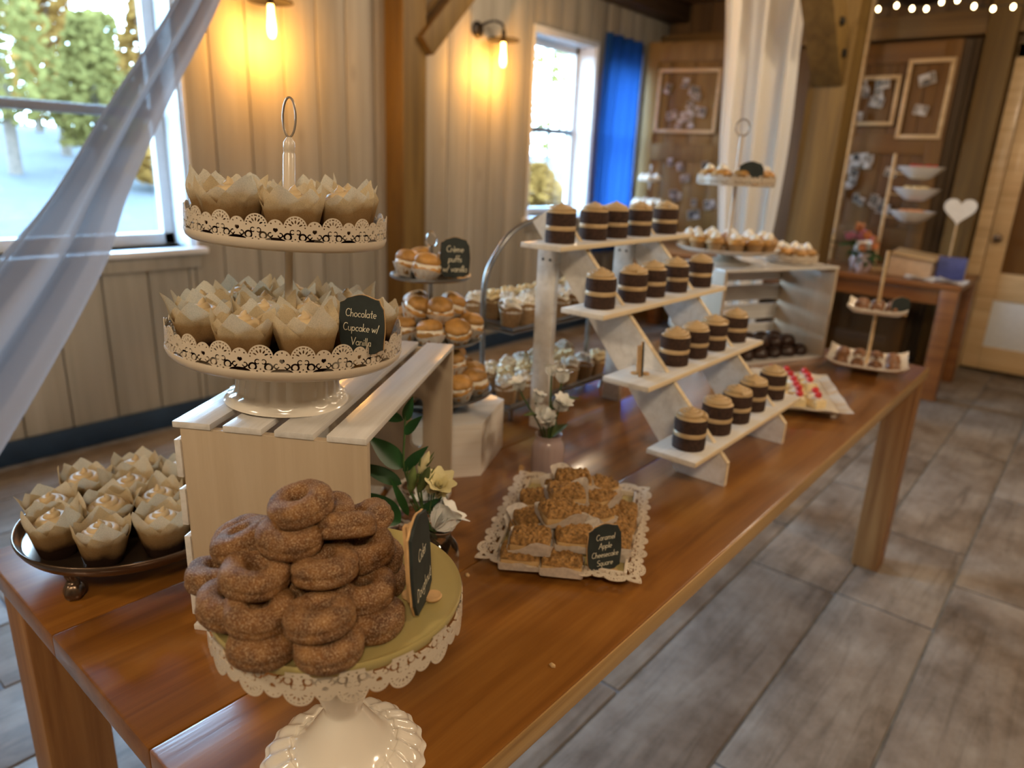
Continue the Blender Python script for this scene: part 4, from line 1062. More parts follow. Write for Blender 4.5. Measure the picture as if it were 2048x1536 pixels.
for (b, a) in (((-.690, .660, .965), (-.70, .65, .93)), ((-.683, .655, .945), (-.70, .648, .90)), ((-.70, .64, .945), (-.708, .64, .90))):
    A = Vector(W_(*a)); B = Vector(W_(*b)); d = B-A
    one(tube([W_(-.68, .67, .80), W_(-.695, .655, .86), tuple(A)], .0016, 6), 'stem', 'stem_green', t)
    one(tube([A, A+d*.2, A+d*.55, A+d*.85, B], [.002, .0065, .0075, .004, .0006], 12), 'bud', 'petal_cream' if a[2] > .92 else 'leaf_pale', t)
    for k in range(4): 
        q = A+d*.15; s = Vector((.006*math.cos(k*1.57), .006*math.sin(k*1.57), 0)); leaf_to(q+s*.5, q+d*.75+s*2.2, .005, (s.x, s.y, .001), 'leaf_pale')
LIS = bloom_mesh('bloom', .030, 'petal_cream'); LISW = bloom_mesh('bloom', .036, 'petal_white')
obj('bloom', LIS, t, W_(-.688, .672, .895), (.2, .5, 0)); obj('bloom', LISW, t, W_(-.676, .660, .845), (-.3, .7, .6)); obj('bloom', LISW, t, W_(-.70, .69, .85), (-.2, -.3, 1.6))
for k in range(7):
    a = k*.9; one(tube([W_(-.680, .668, .82), W_(-.695+.012*math.cos(a), .655+.012*math.sin(a), .87), W_(-.697+.022*math.cos(a), .652+.02*math.sin(a), .905+.012*math.sin(k*2.2))], [.0014, .0012, .0006], 6), 'stem', 'stem_green', t)

# ------------------------------------------------------------------ pecan rolls inside the crate
rl = thing('pecan_roll', 'sticky brown pecan roll in white paper', 'pastry')
frosting_swirl(.028, .014, .010, 2.4).build('roll', 'pecan', rl, True, (0, 0, .014))
one(lathe([(0, 0), (.022, 0), (.033, .022), (.0325, .022), (.0215, .001), (0, .001)], 40, False, lambda a, j, r, z: (r*(1+.05*math.cos(a*16)*(z > .01)), z)), 'paper_cup', 'paper_white', rl)
for i, (x, y, z, lab) in enumerate(((.205, .10, 0, 'pecan roll inside the crate behind the leaves, nearest'), (.195, .175, 0, 'pecan roll inside the crate beside the leaves'), (.205, .25, 0, 'pecan roll inside the crate, middle of the row'), (.21, .325, 0, 'pecan roll inside the crate below the handle hole'), (.215, .40, 0, 'pecan roll at the far end inside the crate'),
        (.13, .14, 0, 'pecan roll in the back row inside the crate'), (.13, .22, 0, 'pecan roll in the back row inside the crate'), (.13, .30, 0, 'pecan roll in the back row inside the crate'), (.20, .14, .036, 'pecan roll stacked on top inside the crate'), (.205, .365, .034, 'upper pecan roll at the far end inside the crate'))):
    place(rl, USED, CM @ Vector((x, y, .0085+z)), (0, 0, i), lab, 'pecan rolls in the crate')

# ------------------------------------------------------------------ lace tray of caramel squares
QA = math.radians(27.5); QX, QY = -.614, .930
t = thing('lace_tray', 'rectangular cream lace tray holding the caramel apple squares', 'tray', (QX, QY, TZ), (0, 0, QA))
qw, ql = .100, .142
m = MB().add(cbox(-qw, qw, -ql, ql, .008, .012, .002)); m.build('plate', 'plate_cream', t)
m = MB()
for s in (-1, 1):
    m.add(cbox(min(s*qw, s*(qw+.005)), max(s*qw, s*(qw+.005)), -ql-.005, ql+.005, .006, .021, .002)); m.add(cbox(-qw, qw, min(s*ql, s*(ql+.005)), max(s*ql, s*(ql+.005)), .006, .021, .002))
m.build('rim', 'lace_white', t)
for (sx, sy) in ((-1, -1), (1, -1), (-1, 1), (1, 1)): one(lathe([(0, 0), (.008, 0), (.007, .007), (0, .007)], 12), 'foot', 'lace_white', t, True, (sx*.08, sy*.12, 0))
def lace_side(ax, ay, bx, by, nx, ny, n):
    L = math.hypot(bx-ax, by-ay); u = L/n
    def mp(s, hh, off):
        k = s/n; x = ax+(bx-ax)*k; y = ay+(by-ay)*k; o = hh*u; f_ = (abs(k-.5)*2)**8*o   # sides flare and fill the corners
        ex = (bx-ax)/L*(1 if k > .5 else -1); ey = (by-ay)/L*(1 if k > .5 else -1)
        return (x+nx*o*.97+ex*f_*.95, y+ny*o*.97+ey*f_*.95, .020+off+.10*o-1.5*o*o)
    return lace_mesh('lace_edge', mp, n, 'lace_white')
X, Y = qw+.004, ql+.004
for (a, n) in (((-X, -Y, X, -Y, 0, -1), 5), ((X, -Y, X, Y, 1, 0), 7), ((X, Y, -X, Y, 0, 1), 5), ((-X, Y, -X, -Y, -1, 0), 7)): obj('lace_edge', lace_side(*a, n), t)
# caramel squares
SQ = []
for s in range(4):
    c = thing('caramel_square', 'caramel apple cheesecake square in white paper', 'dessert square')
    a, b, hh = .031, .0235, .021
    def body(u, v): return None
    one(cbox(-a, a, -b, b, .001, hh, .0065), 'cheesecake', 'cheesecake', c)
    def top(u, v, s=s):
        x = (u-.5)*2; y = (v-.5)*2; e = max(abs(x), abs(y)); ed = max(0, 1-max(0, (e-.82)/.18)**2)
        X_, Y_ = x*a*1.04*(1-.09*y*y), y*b*1.04*(1-.09*x*x)
        d1 = noise.voronoi((X_*150+s*9, Y_*150, 0))[0][0]; q = noise.noise((X_*60+s*5, Y_*60, 1))
        return (X_, Y_, hh-.004+(.0055+.0035*(1-x*x)*(1-y*y)+.0062*(1-min(1, d1*1.3))+.005*q)*ed**.5)
    one(grid(44, 34, top), 'crumble', 'crumble', c)
    rnd = random.Random(s+5)
    def pap(u, v, s=s):
        th = u*2*PI; cx, cy = math.cos(th), math.sin(th); k = 1/max(abs(cx)/ (a+.002), abs(cy)/(b+.002)); x, y = cx*k, cy*k
        sq = .86+.14*(abs(abs(cx)-abs(cy)))
        lift = .012+.016*max(0, math.cos(th-1.57*s-.6))**4+.010*max(0, math.cos(th-1.57*s-3.4))**6+.003*math.sin(th*3+s*2); fl = 1+.06*v+.16*v*v*max(0, math.cos(th-1.57*s-.6))**3+.014*math.sin(th*18)*v
        return (x*fl*(.96+.04*sq), y*fl*(.96+.04*sq), max(.0004, v*lift))
    m = MB().add(grid(72, 6, pap, True)); m.add(box(-a, a, -b, b, .0002, .0006)); m.build('paper_cup', 'paper_white', c, True, None, None, False)
    SQ.append(c)
LST = [(-.598, .770, 0, 0.15, 'square at the front left corner of the lace tray, bottom layer', 0, 0), (-.540, .800, 0, .1, 'square at the front edge of the lace tray left of the sign', 0, 0),
       (-.508, .905, 0, 1.5, 'square in the right column of the tray, second from the front', 0, 0), (-.530, .955, 0, 1.45, 'square in the right column of the tray, third from the front', 0, 0), (-.555, 1.005, 0, 1.6, 'square in the right column of the tray, at the back', 0, 0),
       (-.640, .840, 0, .3, 'square under the left side of the pile', 0, 0), (-.575, .860, 0, .2, 'square buried under the middle of the pile', 0, 0), (-.62, .92, 0, .2, 'square buried under the middle of the pile', 0, 0), (-.675, .92, 0, .4, 'square at the left edge of the tray', 0, 0), (-.67, 1.0, 0, .3, 'square at the back left of the tray', 0, 0), (-.60, 1.0, 0, .2, 'square buried under the back of the pile', 0, 0),
       (-.590, .785, 1, .05, 'large square resting on the two front ones, left', .10, -.06), (-.545, .838, 1, .25, 'square right of it with a pleated paper cup', .08, .05), (-.627, .840, 1, .5, 'square on the second layer half hidden at the left', 0, -.08),
       (-.565, .918, 1, .9, 'square on the second layer right of the peak', .0, .15), (-.595, .980, 1, 1.1, 'square with paper corner up at the right back', 0, .15), (-.665, .900, 1, .3, 'square on the second layer at the left', 0, -.1), (-.66, .965, 1, .35, 'square on the second layer at the back left', 0, -.05), (-.62, 1.02, 1, .9, 'square at the back right with a tall white paper edge', 0, .1),
       (-.585, .848, 2, .55, 'crumbly square on top of the pile, front', .12, .05), (-.615, .908, 2, .35, 'crumbly square on top of the pile, middle', .05, .05), (-.64, .965, 2, .25, 'crumbly square on top of the pile, back', .03, 0)]
for i, (x, y, l, a, lab, rx, ry) in enumerate(LST): place(SQ[i % 4], USED, (x, y, TZ+.0125+.0255*l), (rx, ry, QA+a), 'caramel apple '+lab, 'caramel squares on the lace tray')
sign('slate sign reading Caramel Apple Cheesecake Square on the lace tray', ['Caramel', 'Apple', 'Cheesecake', 'Square'], (-.487, .838, TZ+.0125), math.radians(62), .054, .070, -.10)

# ------------------------------------------------------------------ bud vase with white carnations
t = thing('flower_vase', 'pink ribbed glass bud vase with white flowers behind the caramel squares', 'flowers', (-.795, 1.097, TZ))
one(lathe(smooth_prof([(0, 0), (.030, 0), (.033, .004), (.0335, .05), (.031, .066), (.0265, .074), (.0285, .082), (.0275, .083), (.025, .074), (.029, .064), (.0315, .05), (.031, .006), (0, .005)], 2), 48, False, lambda a, j, r, z: (r*(1+.025*math.cos(a*16)*(1 if .008 < z < .062 and r > .03 else 0)), z)), 'vase', 'pink_glass', t)
FB = [bloom_mesh('bloom', .019+.003*k, 'petal_white') for k in range(3)]
for k, (dx, dy, z) in enumerate(((.006, -.012, .215), (.030, -.010, .205), (.055, -.05, .165), (-.004, -.045, .165), (-.052, -.035, .175), (.030, -.045, .125), (.02, -.06, .145))):
    one(tube(smooth_prof([(0, 0, .03), (dx*.3, dy*.3, z*.55), (dx*.9, dy*.9, z*.9), (dx, dy, z)], 3), .0018, 6), 'stem', 'stem_green', t)
    obj('bloom', FB[k % 3], t, (dx, dy, z-.004), (random.uniform(-.4, .4), random.uniform(-.4, .6), k))
for k in range(7):
    a = k*.9; obj('leaf', LEAF_S, t, (.006*math.cos(a), .006*math.sin(a), .075+.012*k), (.5, .3*math.sin(k), a))

# ------------------------------------------------------------------ hexagonal box and cream puff stand
HX, HY = -1.04, .996; HR = .164; HZ = .872
t = thing('hexagon_box', 'pale wooden hexagon riser box under the cream puff stand', 'box', (HX, HY, TZ), (0, 0, math.radians(55.3)))
hexp = [(HR*math.cos(PI/3*i), HR*math.sin(PI/3*i)) for i in range(6)]
for i in range(6):
    (ax, ay), (bx, by) = hexp[i], hexp[(i+1) % 6]; k = .93
    one(prism([(ax, ay), (bx, by), (bx*k, by*k), (ax*k, ay*k)], HZ-TZ-.012, 'Z', (HZ-TZ-.012)/2), 'side_panel', 'hex_wood', t, False)
one(prism(hexp, .012, 'Z', HZ-TZ-.006), 'top_panel', 'hex_wood', t, False)
t = thing('cream_puff_stand', 'three-tier grey metal stand of cream puffs on the hexagon box', 'stand', (HX, HY, HZ), (0, 0, .3))
TI = [(.030, .132), (.142, .108), (.268, .082)]
one(lathe(smooth_prof([(0, 0), (.06, 0), (.06, .006), (.02, .012), (.012, .028), (0, .028)], 2), 32), 'base', 'grey_metal', t)
for (z, r) in TI: one(lathe([(0, z), (r-.006, z), (r, z+.004), (r, z+.008), (r-.002, z+.008), (r-.006, z+.003), (0, z+.003)], 48), 'tray', 'grey_metal', t)
one(tube([(0, 0, .02), (0, 0, .33)], .0045, 10), 'pole', 'grey_metal', t)
one(tube([(.012*math.cos(a), 0, .345+.015*math.sin(a)) for a in [2*PI*i/16 for i in range(16)]], .0018, 6, True), 'ring', 'clear_glass', t)
PF = []
for s in range(4):
    c = thing('cream_puff', 'golden cream puff in a white paper cup', 'cream puff')
    one(lathe([(0, 0), (.019, 0), (.031, .021), (.0305, .021), (.0185, .001), (0, .001)], 48, False, lambda a, j, r, z: (r*(1+.045*math.cos(a*16)*(z > .01))*(1+.05*math.cos(2*a+s)), z+(.004*math.cos(2*a+s) if z > .01 else 0))), 'paper_cup', 'paper_white', c)
    def pm(a, j, r, z, s=s): 
        q = noise.noise((r*math.cos(a)*60+s*9, r*math.sin(a)*60, z*60)); return (r*(1+.06*q+.05*math.cos(7*a+z*60)*(.4 if s % 2 else 1)), z+.002*q)
    one(lathe(smooth_prof([(0, .004), (.019, .003), (.026, .014), (.028, .024), (.024, .028)], 3), 40, False, pm), 'shell', 'choux', c)
    one(lathe(smooth_prof([(0, .024), (.024, .024), (.0265, .028), (.023, .032), (0, .032)], 3), 30, False, lambda a, j, r, z: (r*(1+.06*math.cos(9*a)), z)), 'cream', 'cream_white', c)
    one(lathe(smooth_prof([(0, .030), (.021, .030), (.026, .034), (.024, .042), (.016, .049), (0, .052)], 3), 40, False, pm), 'lid', 'choux', c, True, (.001, 0, 0), (.08, 0, s))
    PF.append(c)
pi_ = [0]
def puff(r, a, z, lab, grp, tx=0, ty=0):
    k = pi_[0]; pi_[0] += 1
    place(PF[k % 4], USED, (HX+r*math.cos(a), HY+r*math.sin(a), z), (tx+random.uniform(-.15, .15), ty+random.uniform(-.15, .15), a+k), lab, grp)
ha = math.atan2(-HY, -HX)
for i in range(11): puff(.098, ha+2*PI*i/11+.1, HZ+.034, 'cream puff in the outer ring of the lowest puff tier', 'cream puffs on the lowest tier')
for i in range(6): puff(.052, ha+2*PI*i/6, HZ+.072, 'cream puff heaped in the upper layer of the lowest puff tier', 'upper cream puffs on the lowest tier')
for i in range(8):
    puff(.078, ha+2*PI*i/8, HZ+.146, {0: 'front cream puff on the middle puff tier', 1: 'cream puff on the middle puff tier, right of the front one', 7: 'cream puff on the middle puff tier, left of the front one'}.get(i, 'cream puff round the side of the middle puff tier'), 'cream puffs on the middle tier', .0, .1)
for i in range(4): puff(.040, ha+2*PI*i/4+.5, HZ+.185, 'cream puff heaped on top of the middle puff tier', 'upper cream puffs on the middle tier', .3*math.sin(i), .2)
for i in range(5):
    if i == 1: continue
    puff(.048, ha+2*PI*i/5-.25, HZ+.272, {0: 'cream puff left of the sign on the top puff tier', 4: 'leftmost cream puff on the top puff tier'}.get(i, 'cream puff at the back of the top puff tier'), 'cream puffs on the top tier')
sign('slate sign reading Crème puffs on the top puff tier', ['Crème', 'puffs', 'w/ vanilla'], (HX+.058*math.cos(ha+.95), HY+.058*math.sin(ha+.95), HZ+.272), math.radians(48), .056, .072, -.12)

# ------------------------------------------------------------------ wire stand with paper cups
t = thing('wire_stand', 'two-tier metal stand with an arched handle behind the wooden riser', 'stand', (-1.118, 1.475, TZ))
wx, wy = .088, .225
for z in (.030, .222):
    m = MB().add(cbox(-wx, wx, -wy, wy, z, z+.005, .002))
    m.add(tube([(-wx, -wy, z+.014), (wx, -wy, z+.014), (wx, wy, z+.014), (-wx, wy, z+.014)], .004, 8, True)); m.build('tray', 'grey_metal', t)
one(tube(smooth_prof([(0, -wy, .0), (0, -wy-.004, .16), (0, -wy-.003, .33), (0, -.19, .40), (0, -.12, .455), (0, 0, .48), (0, .12, .455), (0, .19, .40), (0, wy+.003, .33), (0, wy+.004, .16), (0, wy, 0)], 5), .0065, 10), 'handle', 'grey_metal', t)
for sx in (-1, 1):
    for sy in (-1, 1): one(tube([(sx*.075, sy*.20, 0), (sx*.08, sy*.205, .03)], .006, 8), 'foot', 'grey_metal', t)
PC = []
for s in range(3):
    c = thing('dessert_cup', 'kraft paper cup topped with pale cream curls', 'dessert cup')
    one(lathe([(0, 0), (.021, 0), (.029, .05), (.0285, .05), (.0205, .001), (0, .001)], 36, False, lambda a, j, r, z: (r, z+(.008*abs(math.sin(2*a+s)) if z > .03 else 0))), 'cup', 'paper_tan', c)
    m = MB(); rnd = random.Random(s*11)
    m.add(lathe(smooth_prof([(0, .035), (.026, .040), (.026, .052), (.015, .062), (0, .066)]), 16))
    for k in range(16):
        a = rnd.random()*6.28; r = .021*rnd.random()**.5; z = .056+.016*(1-r/.024)+rnd.uniform(-.003, .006); q = rnd.uniform(.0055, .0085)
        m.add(lathe(smooth_prof([(0, -q), (q*.8, -q*.6), (q, 0), (q*.7, q*.7), (0, q)], 2), 8), TR(r*math.cos(a), r*math.sin(a), z))
    m.build('cream_topping', 'cream_white' if s else 'custard', c); PC.append(c)
k = 0
for (z, nx, ny, grp, tier) in ((.0355, 3, 7, 'dessert cups on the lower wire tier', 'lower'), (.2275, 3, 7, 'dessert cups on the upper wire tier', 'upper')):
    for j in range(ny):
        for i in range(nx):
            if i == 1 and j in (0, ny-1): continue
            place(PC[k % 3], USED, (-1.118+(i-1)*.0565, 1.475+(j-3)*.0655, TZ+z), (random.uniform(-.06, .06), random.uniform(-.06, .06), k), 'cream-topped paper cup on the %s arched stand tray' % tier, grp); k += 1
# ------------------------------------------------------------------ wooden riser with layer cakes
SHZ = [.845, .967, 1.089, 1.211]; SHX = [-.507, -.621, -.735, -.849]; SD = .104; Y0, Y1 = 1.172, 1.752; SUP = (1.30, 1.625)
t = thing('cake_riser', 'four-step whitewashed wooden riser with diagonal supports', 'riser', (-.75, 1.53, TZ))
def L_(x, y, z): return (x+.75, y-1.53, z-TZ)
for k in range(4):
    m = MB(); x0, x1 = SHX[k]-SD, SHX[k]
    a, b, c = L_(x0, Y0, SHZ[k]-.011), L_(x1, Y1, SHZ[k]), 0
    o = one(cbox(a[0], b[0], a[1], b[1], a[2], b[2], .002), 'shelf', 'whitewash', t)
    e = L_(x1, 0, 0)[0]
    one(cbox(e-.001, e+.0012, a[1]+.001, b[1]-.001, a[2]+.001, b[2]-.001, .0006), 'edge_band', 'raw_edge', o)
for y in SUP:
    P = [(-.493, .76), (-.493, .811), (-.942, 1.268), (-.985, 1.268), (-1.02, 1.243), (-.60, .76)]
    pp = [(x+.75, z-TZ) for x, z in P]
    o = one(prism(pp, .0115, 'Y', y-1.53), 'diagonal_support', 'whitewash', t, False)
    q = [(-.4925, .762), (-.4925, .811), (-.9415, 1.2675), (-.943, 1.266), (-.494, .809), (-.494, .762)]
    one(prism([(x+.75, z-TZ) for x, z in q], .0118, 'Y', y-1.53), 'edge_band', 'raw_edge', o, False)
    o = one(cbox(-.988+.75, -.936+.75, y-1.53-.022, y-1.53-.0065, 0, 1.19-TZ, .002), 'back_leg', 'whitewash', t)
    for dx in (-.972, -.952): one(lathe([(0, 0), (.0035, 0), (.003, .0012), (0, .0012)], 10), 'screw', 'steel_dark', o, True, (dx+.75, y-1.53-.022, 1.165-TZ), (PI/2, 0, 0))
CK = []
def rough(s):
    def f(a, j, r, z):
        q = noise.noise((math.cos(a)*3+s*5, math.sin(a)*3, z*70)); q2 = noise.noise((math.cos(a)*12+s*5, math.sin(a)*12, z*300)); return (r*(1+.018*q+.012*q2), z)
    return f
for s in range(3):
    c = thing('layer_cake', 'mini chocolate layer cake', 'cake')
    lay = smooth_prof([(0, 0), (.029, 0), (.0315, .002), (.0322, .012), (.0315, .024), (.029, .0265), (0, .027)], 3)
    one(lathe(lay, 40, False, rough(s)), 'bottom_layer', 'choc_cake', c)
    one(lathe(smooth_prof([(0, .025), (.028, .025), (.0318, .028), (.0325, .0315), (.0315, .035), (.027, .0365), (0, .0365)], 2), 36, False, rough(s+3)), 'filling', 'cake_cream', c)
    one(lathe([(r, z+.0355) for r, z in lay], 40, False, rough(s+1)), 'top_layer', 'choc_cake', c)
    def ridge(path_r=.031):
        m = MB(); n = 70; path = []; rad = []
        for i in range(n+1):
            u = i/n; a = 2*PI*3.0*u+s; r = (.0325-.0062)*(1-u); path.append((r*math.cos(a), r*math.sin(a), .066+.012*u)); rad.append(.0062*(1-.2*u))
        path.append((0, 0, .083)); rad.append(.002)
        m.add(tube(path, rad, 10)); m.add(lathe(smooth_prof([(0, .0605), (.028, .0605), (.0305, .063), (.022, .067), (0, .073)]), 24)); return m
    ridge().build('frosting', 'cake_cream', c); CK.append(c)
rows = [('bottom', [1.240, 1.362, 1.462, 1.568, 1.692]), ('second', [1.372, 1.466, 1.568, 1.692]), ('third', [1.240, 1.360, 1.458, 1.566, 1.692]), ('top', [1.238, 1.368, 1.458, 1.560, 1.690])]
k = 0
for r_, (nm, ys) in enumerate(rows):
    for i, y in enumerate(ys):
        place(CK[k % 3], USED, (SHX[r_]-.052+random.uniform(-.004, .004), y, SHZ[r_]+.0003), (0, 0, k*1.7),
              'mini chocolate layer cake, %s from the near end of the riser\'s %s shelf%s' % (ORD[i], nm, ' up' if nm in ('second', 'third') else ''), 'mini layer cakes on the riser'); k += 1
sign('slate sign turned edge-on at the near end of the second riser shelf', [], (SHX[1]-.05, 1.235, SHZ[1]), math.radians(118), .05, .062, -.05)

# ------------------------------------------------------------------ tray of strawberry squares
t = thing('dessert_tray', 'white lace-edged tray of strawberry squares behind the riser', 'tray', (-.598, 2.02, TZ), (0, 0, math.radians(27)))
one(cbox(-.085, .085, -.16, .16, .012, .016, .002), 'plate', 'gloss_white', t)
m = MB()
def rim(u, v):
    th = u*4; i = int(th) % 4; f_ = th-int(th); c = [(-1, -1), (1, -1), (1, 1), (-1, 1)]; (ax, ay), (bx, by) = c[i], c[(i+1) % 4]
    x, y = ax+(bx-ax)*f_, ay+(by-ay)*f_; e = v*.028
    return (x*(.085+e), y*(.16+e), .016+.010*v+.0015*math.sin(u*80)*v)
m.add(grid(160, 4, rim, True)); m.build('rim', 'lace_white', t, True, None, None, False)
for (sx, sy) in ((-1, -1), (1, -1), (-1, 1), (1, 1)): one(lathe([(0, 0), (.009, 0), (.008, .013), (0, .013)], 12), 'foot', 'gloss_white', t, True, (sx*.075, sy*.145, 0))
c = thing('strawberry_square', 'vanilla square topped with a strawberry slice', 'dessert square')
one(cbox(-.019, .019, -.019, .019, 0, .022, .003), 'cake', 'custard', c); one(lathe(smooth_prof([(0, 0), (.013, 0), (.014, .003), (.008, .006), (0, .007)]), 14), 'cream', 'cream_white', c, True, (0, 0, .021))
one(lathe(smooth_prof([(0, -.003), (.008, -.002), (.010, .004), (.006, .011), (0, .014)]), 12), 'strawberry', 'strawberry', c, True, (.002, 0, .030), (.5, .3, 0))
TM = TR(-.598, 2.02, TZ) @ RZ(math.radians(27)); k = 0
for i in range(3):
    for j in range(6):
        if (i*5+j*3) % 7 == 2: continue
        place(c, USED, TM @ Vector(((i-1)*.046-.016+random.uniform(-.005, .005), (j-2.5)*.051+random.uniform(-.004, .004), .0165)), (0, 0, random.uniform(-.9, .9)+.4), 'strawberry square on the white tray behind the riser, %s column' % ['near', 'middle', 'outer'][i], 'strawberry squares'); k += 1

# ------------------------------------------------------------------ second crate, its sweets and stands
A2 = math.radians(-24.1)
crate('white slatted crate lying open towards the viewer at the far end', (-.894-.222, 2.11+.0993, TZ), A2, .50, .243, .32, False)
C2 = TR(-.894-.222, 2.11+.0993, TZ) @ RZ(A2)
cb = MB().add(lathe(smooth_prof([(0, 0), (.024, 0), (.03, .008), (.027, .022), (.016, .033), (0, .036)]), 18, False, lambda a, j, r, z: (r*(1+.06*math.cos(3*a)), z))).build('chocolate_truffle', 'chocolate')
tag(cb, 'dark chocolate truffle in the open crate', 'chocolate')
k = 0
for lay in range(2):
    for i in range(3-lay):
        for j in range(7-lay):
            place(cb, USED, C2 @ Vector((.075+.060*i+.028*lay, .055+.062*j+.03*lay, .0086+.030*lay)), (0, 0, k), 'dark chocolate truffle heaped in the open crate, %s layer' % ('lower', 'upper')[lay], 'truffles in the open crate, %s layer' % ('lower', 'upper')[lay]); k += 1
Z2 = TZ+.32
# two-tier muffin stand on the crate
p = C2 @ Vector((.10, .125, .32))
t = thing('tiered_muffin_stand', 'two-tier white stand of muffins on top of the open crate', 'stand', p)
one(lathe(smooth_prof([(0, 0), (.075, 0), (.07, .008), (.03, .02), (.02, .04), (0, .042)], 2), 32), 'base', 'gloss_white', t)
one(lathe([(0, .040), (.150, .042), (.165, .050), (.168, .056), (.163, .056), (.148, .047), (0, .046)], 64), 'lower_tray', 'gloss_white', t)
one(lathe([(0, .248), (.118, .249), (.122, .256), (.120, .256), (.116, .253), (0, .253)], 56), 'upper_tray', 'gloss_white', t)
obj('lace_rim', lace_round('lace_rim', .1215, 18, .252), t)
one(tube([(0, 0, .04), (0, 0, .40)], .006, 10), 'pole', 'lace_white', t)
one(tube([(.022*math.cos(a)*.8, .022*math.cos(a)*.6, .425+.025*math.sin(a)) for a in [2*PI*i/20 for i in range(20)]], .0025, 8, True), 'ring', 'ring_metal', t)
mu = thing('muffin', 'golden mini muffin', 'muffin')
one(lathe([(0, 0), (.019, 0), (.0265, .026), (.026, .026), (.0185, .001), (0, .001)], 36, False, lambda a, j, r, z: (r*(1+.03*math.cos(a*14)), z)), 'paper_cup', 'paper_tan', mu)
one(lathe(smooth_prof([(0, .02), (.026, .024), (.029, .032), (.02, .042), (0, .046)]), 24, False, lambda a, j, r, z: (r*(1+.05*math.cos(5*a)), z)), 'crown', 'choux', mu)
one(lathe(smooth_prof([(0, .042), (.014, .042), (.013, .050), (.006, .058), (0, .061)]), 16), 'frosting', 'cream_white', mu)
def ringof(proto, c, r, n, z, lab, grp, off=0, skip=()):
    for i in range(n):
        if i in skip: continue
        a = off+2*PI*i/n; place(proto, USED, (c[0]+r*math.cos(a), c[1]+r*math.sin(a), z), (random.uniform(-.08, .08), random.uniform(-.08, .08), i), lab, grp)
ringof(mu, p, .130, 13, p.z+.0475, 'mini muffin in the outer ring of the lower muffin tray', 'outer muffins on the lower tray'); ringof(mu, p, .070, 7, p.z+.0475, 'mini muffin in the inner ring of the lower muffin tray', 'inner muffins on the lower tray')
ringof(mu, p, .088, 9, p.z+.2535, 'mini muffin on the upper muffin tray', 'muffins on the upper tray', -.3)
sign('dark slate sign among the muffins on the upper tray of the muffin stand', [], (p.x+.095*math.cos(-.62), p.y+.095*math.sin(-.62)-.02, p.z+.254), math.radians(30), .07, .06, -.05)
# wicker-look tray on the crate
p = C2 @ Vector((.125, .40, .32))
t = thing('muffin_tray', 'low lace-rimmed tray of muffins at the right end of the open crate', 'tray', p, (0, 0, A2))
one(lathe([(0, 0), (.075, 0), (.085, .006), (.083, .008), (.0, .006)], 48), 'dish', 'gloss_white', t); obj('lace_rim', lace_round('lace_rim', .0842, 13, .006), t)
ringof(mu, p, .052, 7, p.z+.008, 'mini muffin in the low tray on the open crate', 'muffins in the low tray'); place(mu, USED, (p.x, p.y, p.z+.008), (0, 0, 0), 'mini muffin in the middle of the low tray on the open crate', 'muffins in the low tray')

# ------------------------------------------------------------------ square two-tier stand at the table's far corner
def sq_plate(a, rise):
    def fn(u, v):
        x, y = (u-.5)*2, (v-.5)*2; e = max(abs(x), abs(y)); return (x*a, y*a, rise*max(0, e-.72)/.28+rise*1.2*(abs(x)*abs(y))**4)
    v, f = grid(25, 25, fn); n = len(v); v2 = [(x, y, z-.006) for x, y, z in v]
    m = MB().add((v, f)); m.add((v2, [q[::-1] for q in f]))
    idx = [i*25 for i in range(25)]+[24*25+j for j in range(1, 25)]+[i*25+24 for i in range(23, -1, -1)]+[j for j in range(23, 0, -1)]
    m.f += [(idx[i], idx[(i+1) % len(idx)], idx[(i+1) % len(idx)]+n, idx[i]+n) for i in range(len(idx))]; m.mi += [0]*len(idx)
    return m
p = Vector((-.545, 2.545, TZ))
t = thing('square_plate_stand', 'two-tier stand of square white plates at the far table corner', 'stand', p, (0, 0, math.radians(12)))
sq_plate(.122, .016).build('lower_plate', 'gloss_white', t, True, (0, 0, .014)); sq_plate(.088, .013).build('upper_plate', 'gloss_white', t, True, (0, 0, .195))
one(lathe([(0, 0), (.045, 0), (.04, .010), (0, .010)], 24), 'base', 'gloss_white', t); one(tube([(0, 0, .01), (0, 0, .39)], .006, 10), 'pole', 'light_board', t)
tu = thing('turtle_candy', 'caramel pecan cluster in a paper cup', 'candy')
one(lathe([(0, 0), (.016, 0), (.022, .013), (.0155, .001), (0, .001)], 32, False, lambda a, j, r, z: (r*(1+.05*math.cos(a*14)), z)), 'paper_cup', 'paper_white', tu)
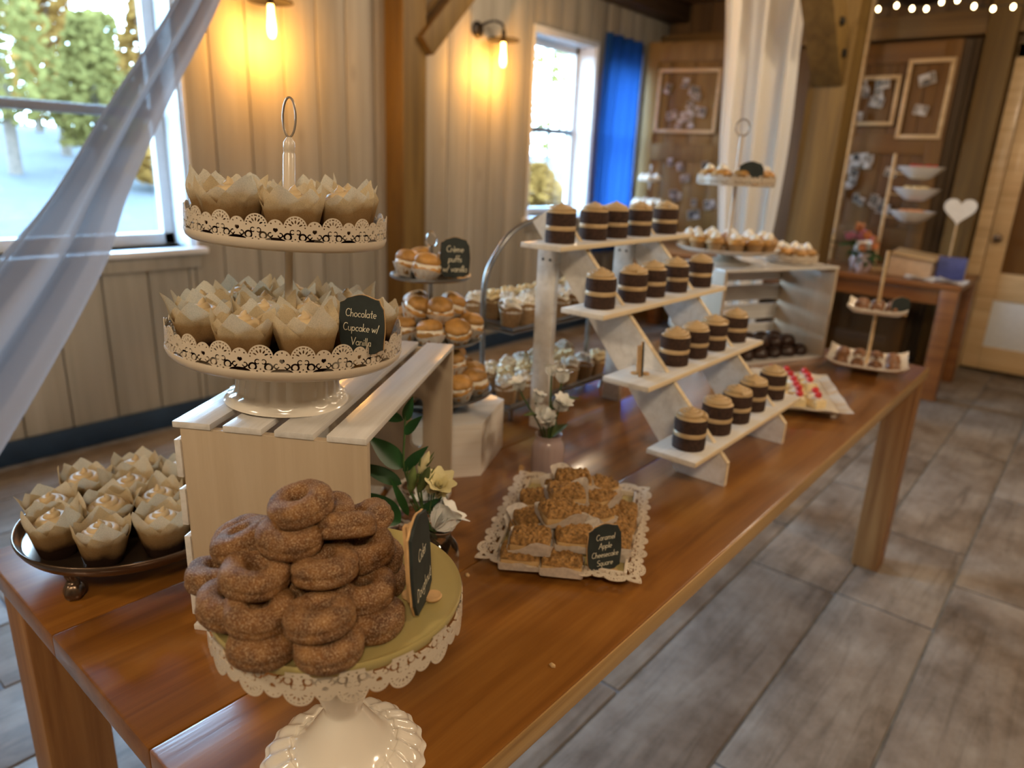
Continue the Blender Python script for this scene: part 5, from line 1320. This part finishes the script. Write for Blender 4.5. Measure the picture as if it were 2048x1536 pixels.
one(lathe(smooth_prof([(0, .002), (.016, .003), (.021, .013), (.017, .024), (.008, .030), (0, .031)]), 20, False, lambda a, j, r, z: (r*(1+.1*math.cos(4*a)), z)), 'cluster', 'pecan', tu)
R2 = TR(*p) @ RZ(math.radians(12))
for i in range(4):
    for j in range(4):
        if i in (1, 2) and j in (1, 2): continue
        place(tu, USED, R2 @ Vector(((i-1.5)*.052, (j-1.5)*.052, .0145)), (0, 0, i+j), 'caramel pecan cluster on the lower square plate', 'clusters on the lower square plate')
for i in range(3):
    for j in range(3):
        if i == 1 and j == 1: continue
        place(tu, USED, R2 @ Vector(((i-1)*.046, (j-1)*.046, .1955)), (0, 0, i+j), 'caramel pecan cluster on the upper square plate', 'clusters on the upper square plate')
sign('dark green slate sign on the upper square plate', [], R2 @ Vector((.066, -.055, .196)), math.radians(40), .055, .05, -.05)

# crumbs fallen on the table
cr = MB().add(lathe(smooth_prof([(0, 0), (.0035, .0), (.004, .002), (.002, .0035), (0, .0038)], 2), 7, False, lambda a, j, r, z: (r*(1+.3*math.cos(2*a)), z))).build('crumb', 'brown_crumb')
tag(cr, 'small crumb', 'crumb')
for (x, y, lab) in ((-.645, .70, 'crumb on the table left of the lace tray'), (-.425, .625, 'crumb on the table near the front edge'), (-.470, 1.98, 'yellow crumb on the table beside the strawberry tray')):
    place(cr, USED, (x, y, TZ), (0, 0, x*30), lab, 'crumbs on the table')

# look-alikes that share a label are told apart by their order across the view
from collections import defaultdict
same = defaultdict(list); inv = camo.matrix_world.inverted()
bpy.context.view_layer.update()
NUM = ['first', 'second', 'third', 'fourth', 'fifth', 'sixth', 'seventh', 'eighth', 'ninth', 'tenth', 'eleventh', 'twelfth', 'thirteenth', 'fourteenth', 'fifteenth', 'sixteenth', 'seventeenth', 'eighteenth', 'nineteenth', 'twentieth', 'twenty-first']
for o in list(COL.objects):
    if o.parent is None and 'label' in o.keys(): same[o['label']].append(o)
for lab, os_ in same.items():
    if len(os_) < 2: continue
    def sx(o): q = inv @ o.matrix_world.translation; return q.x/-q.z
    for i, o in enumerate(sorted(os_, key=sx)): o['label'] = '%s, %s from left' % (lab, NUM[i])
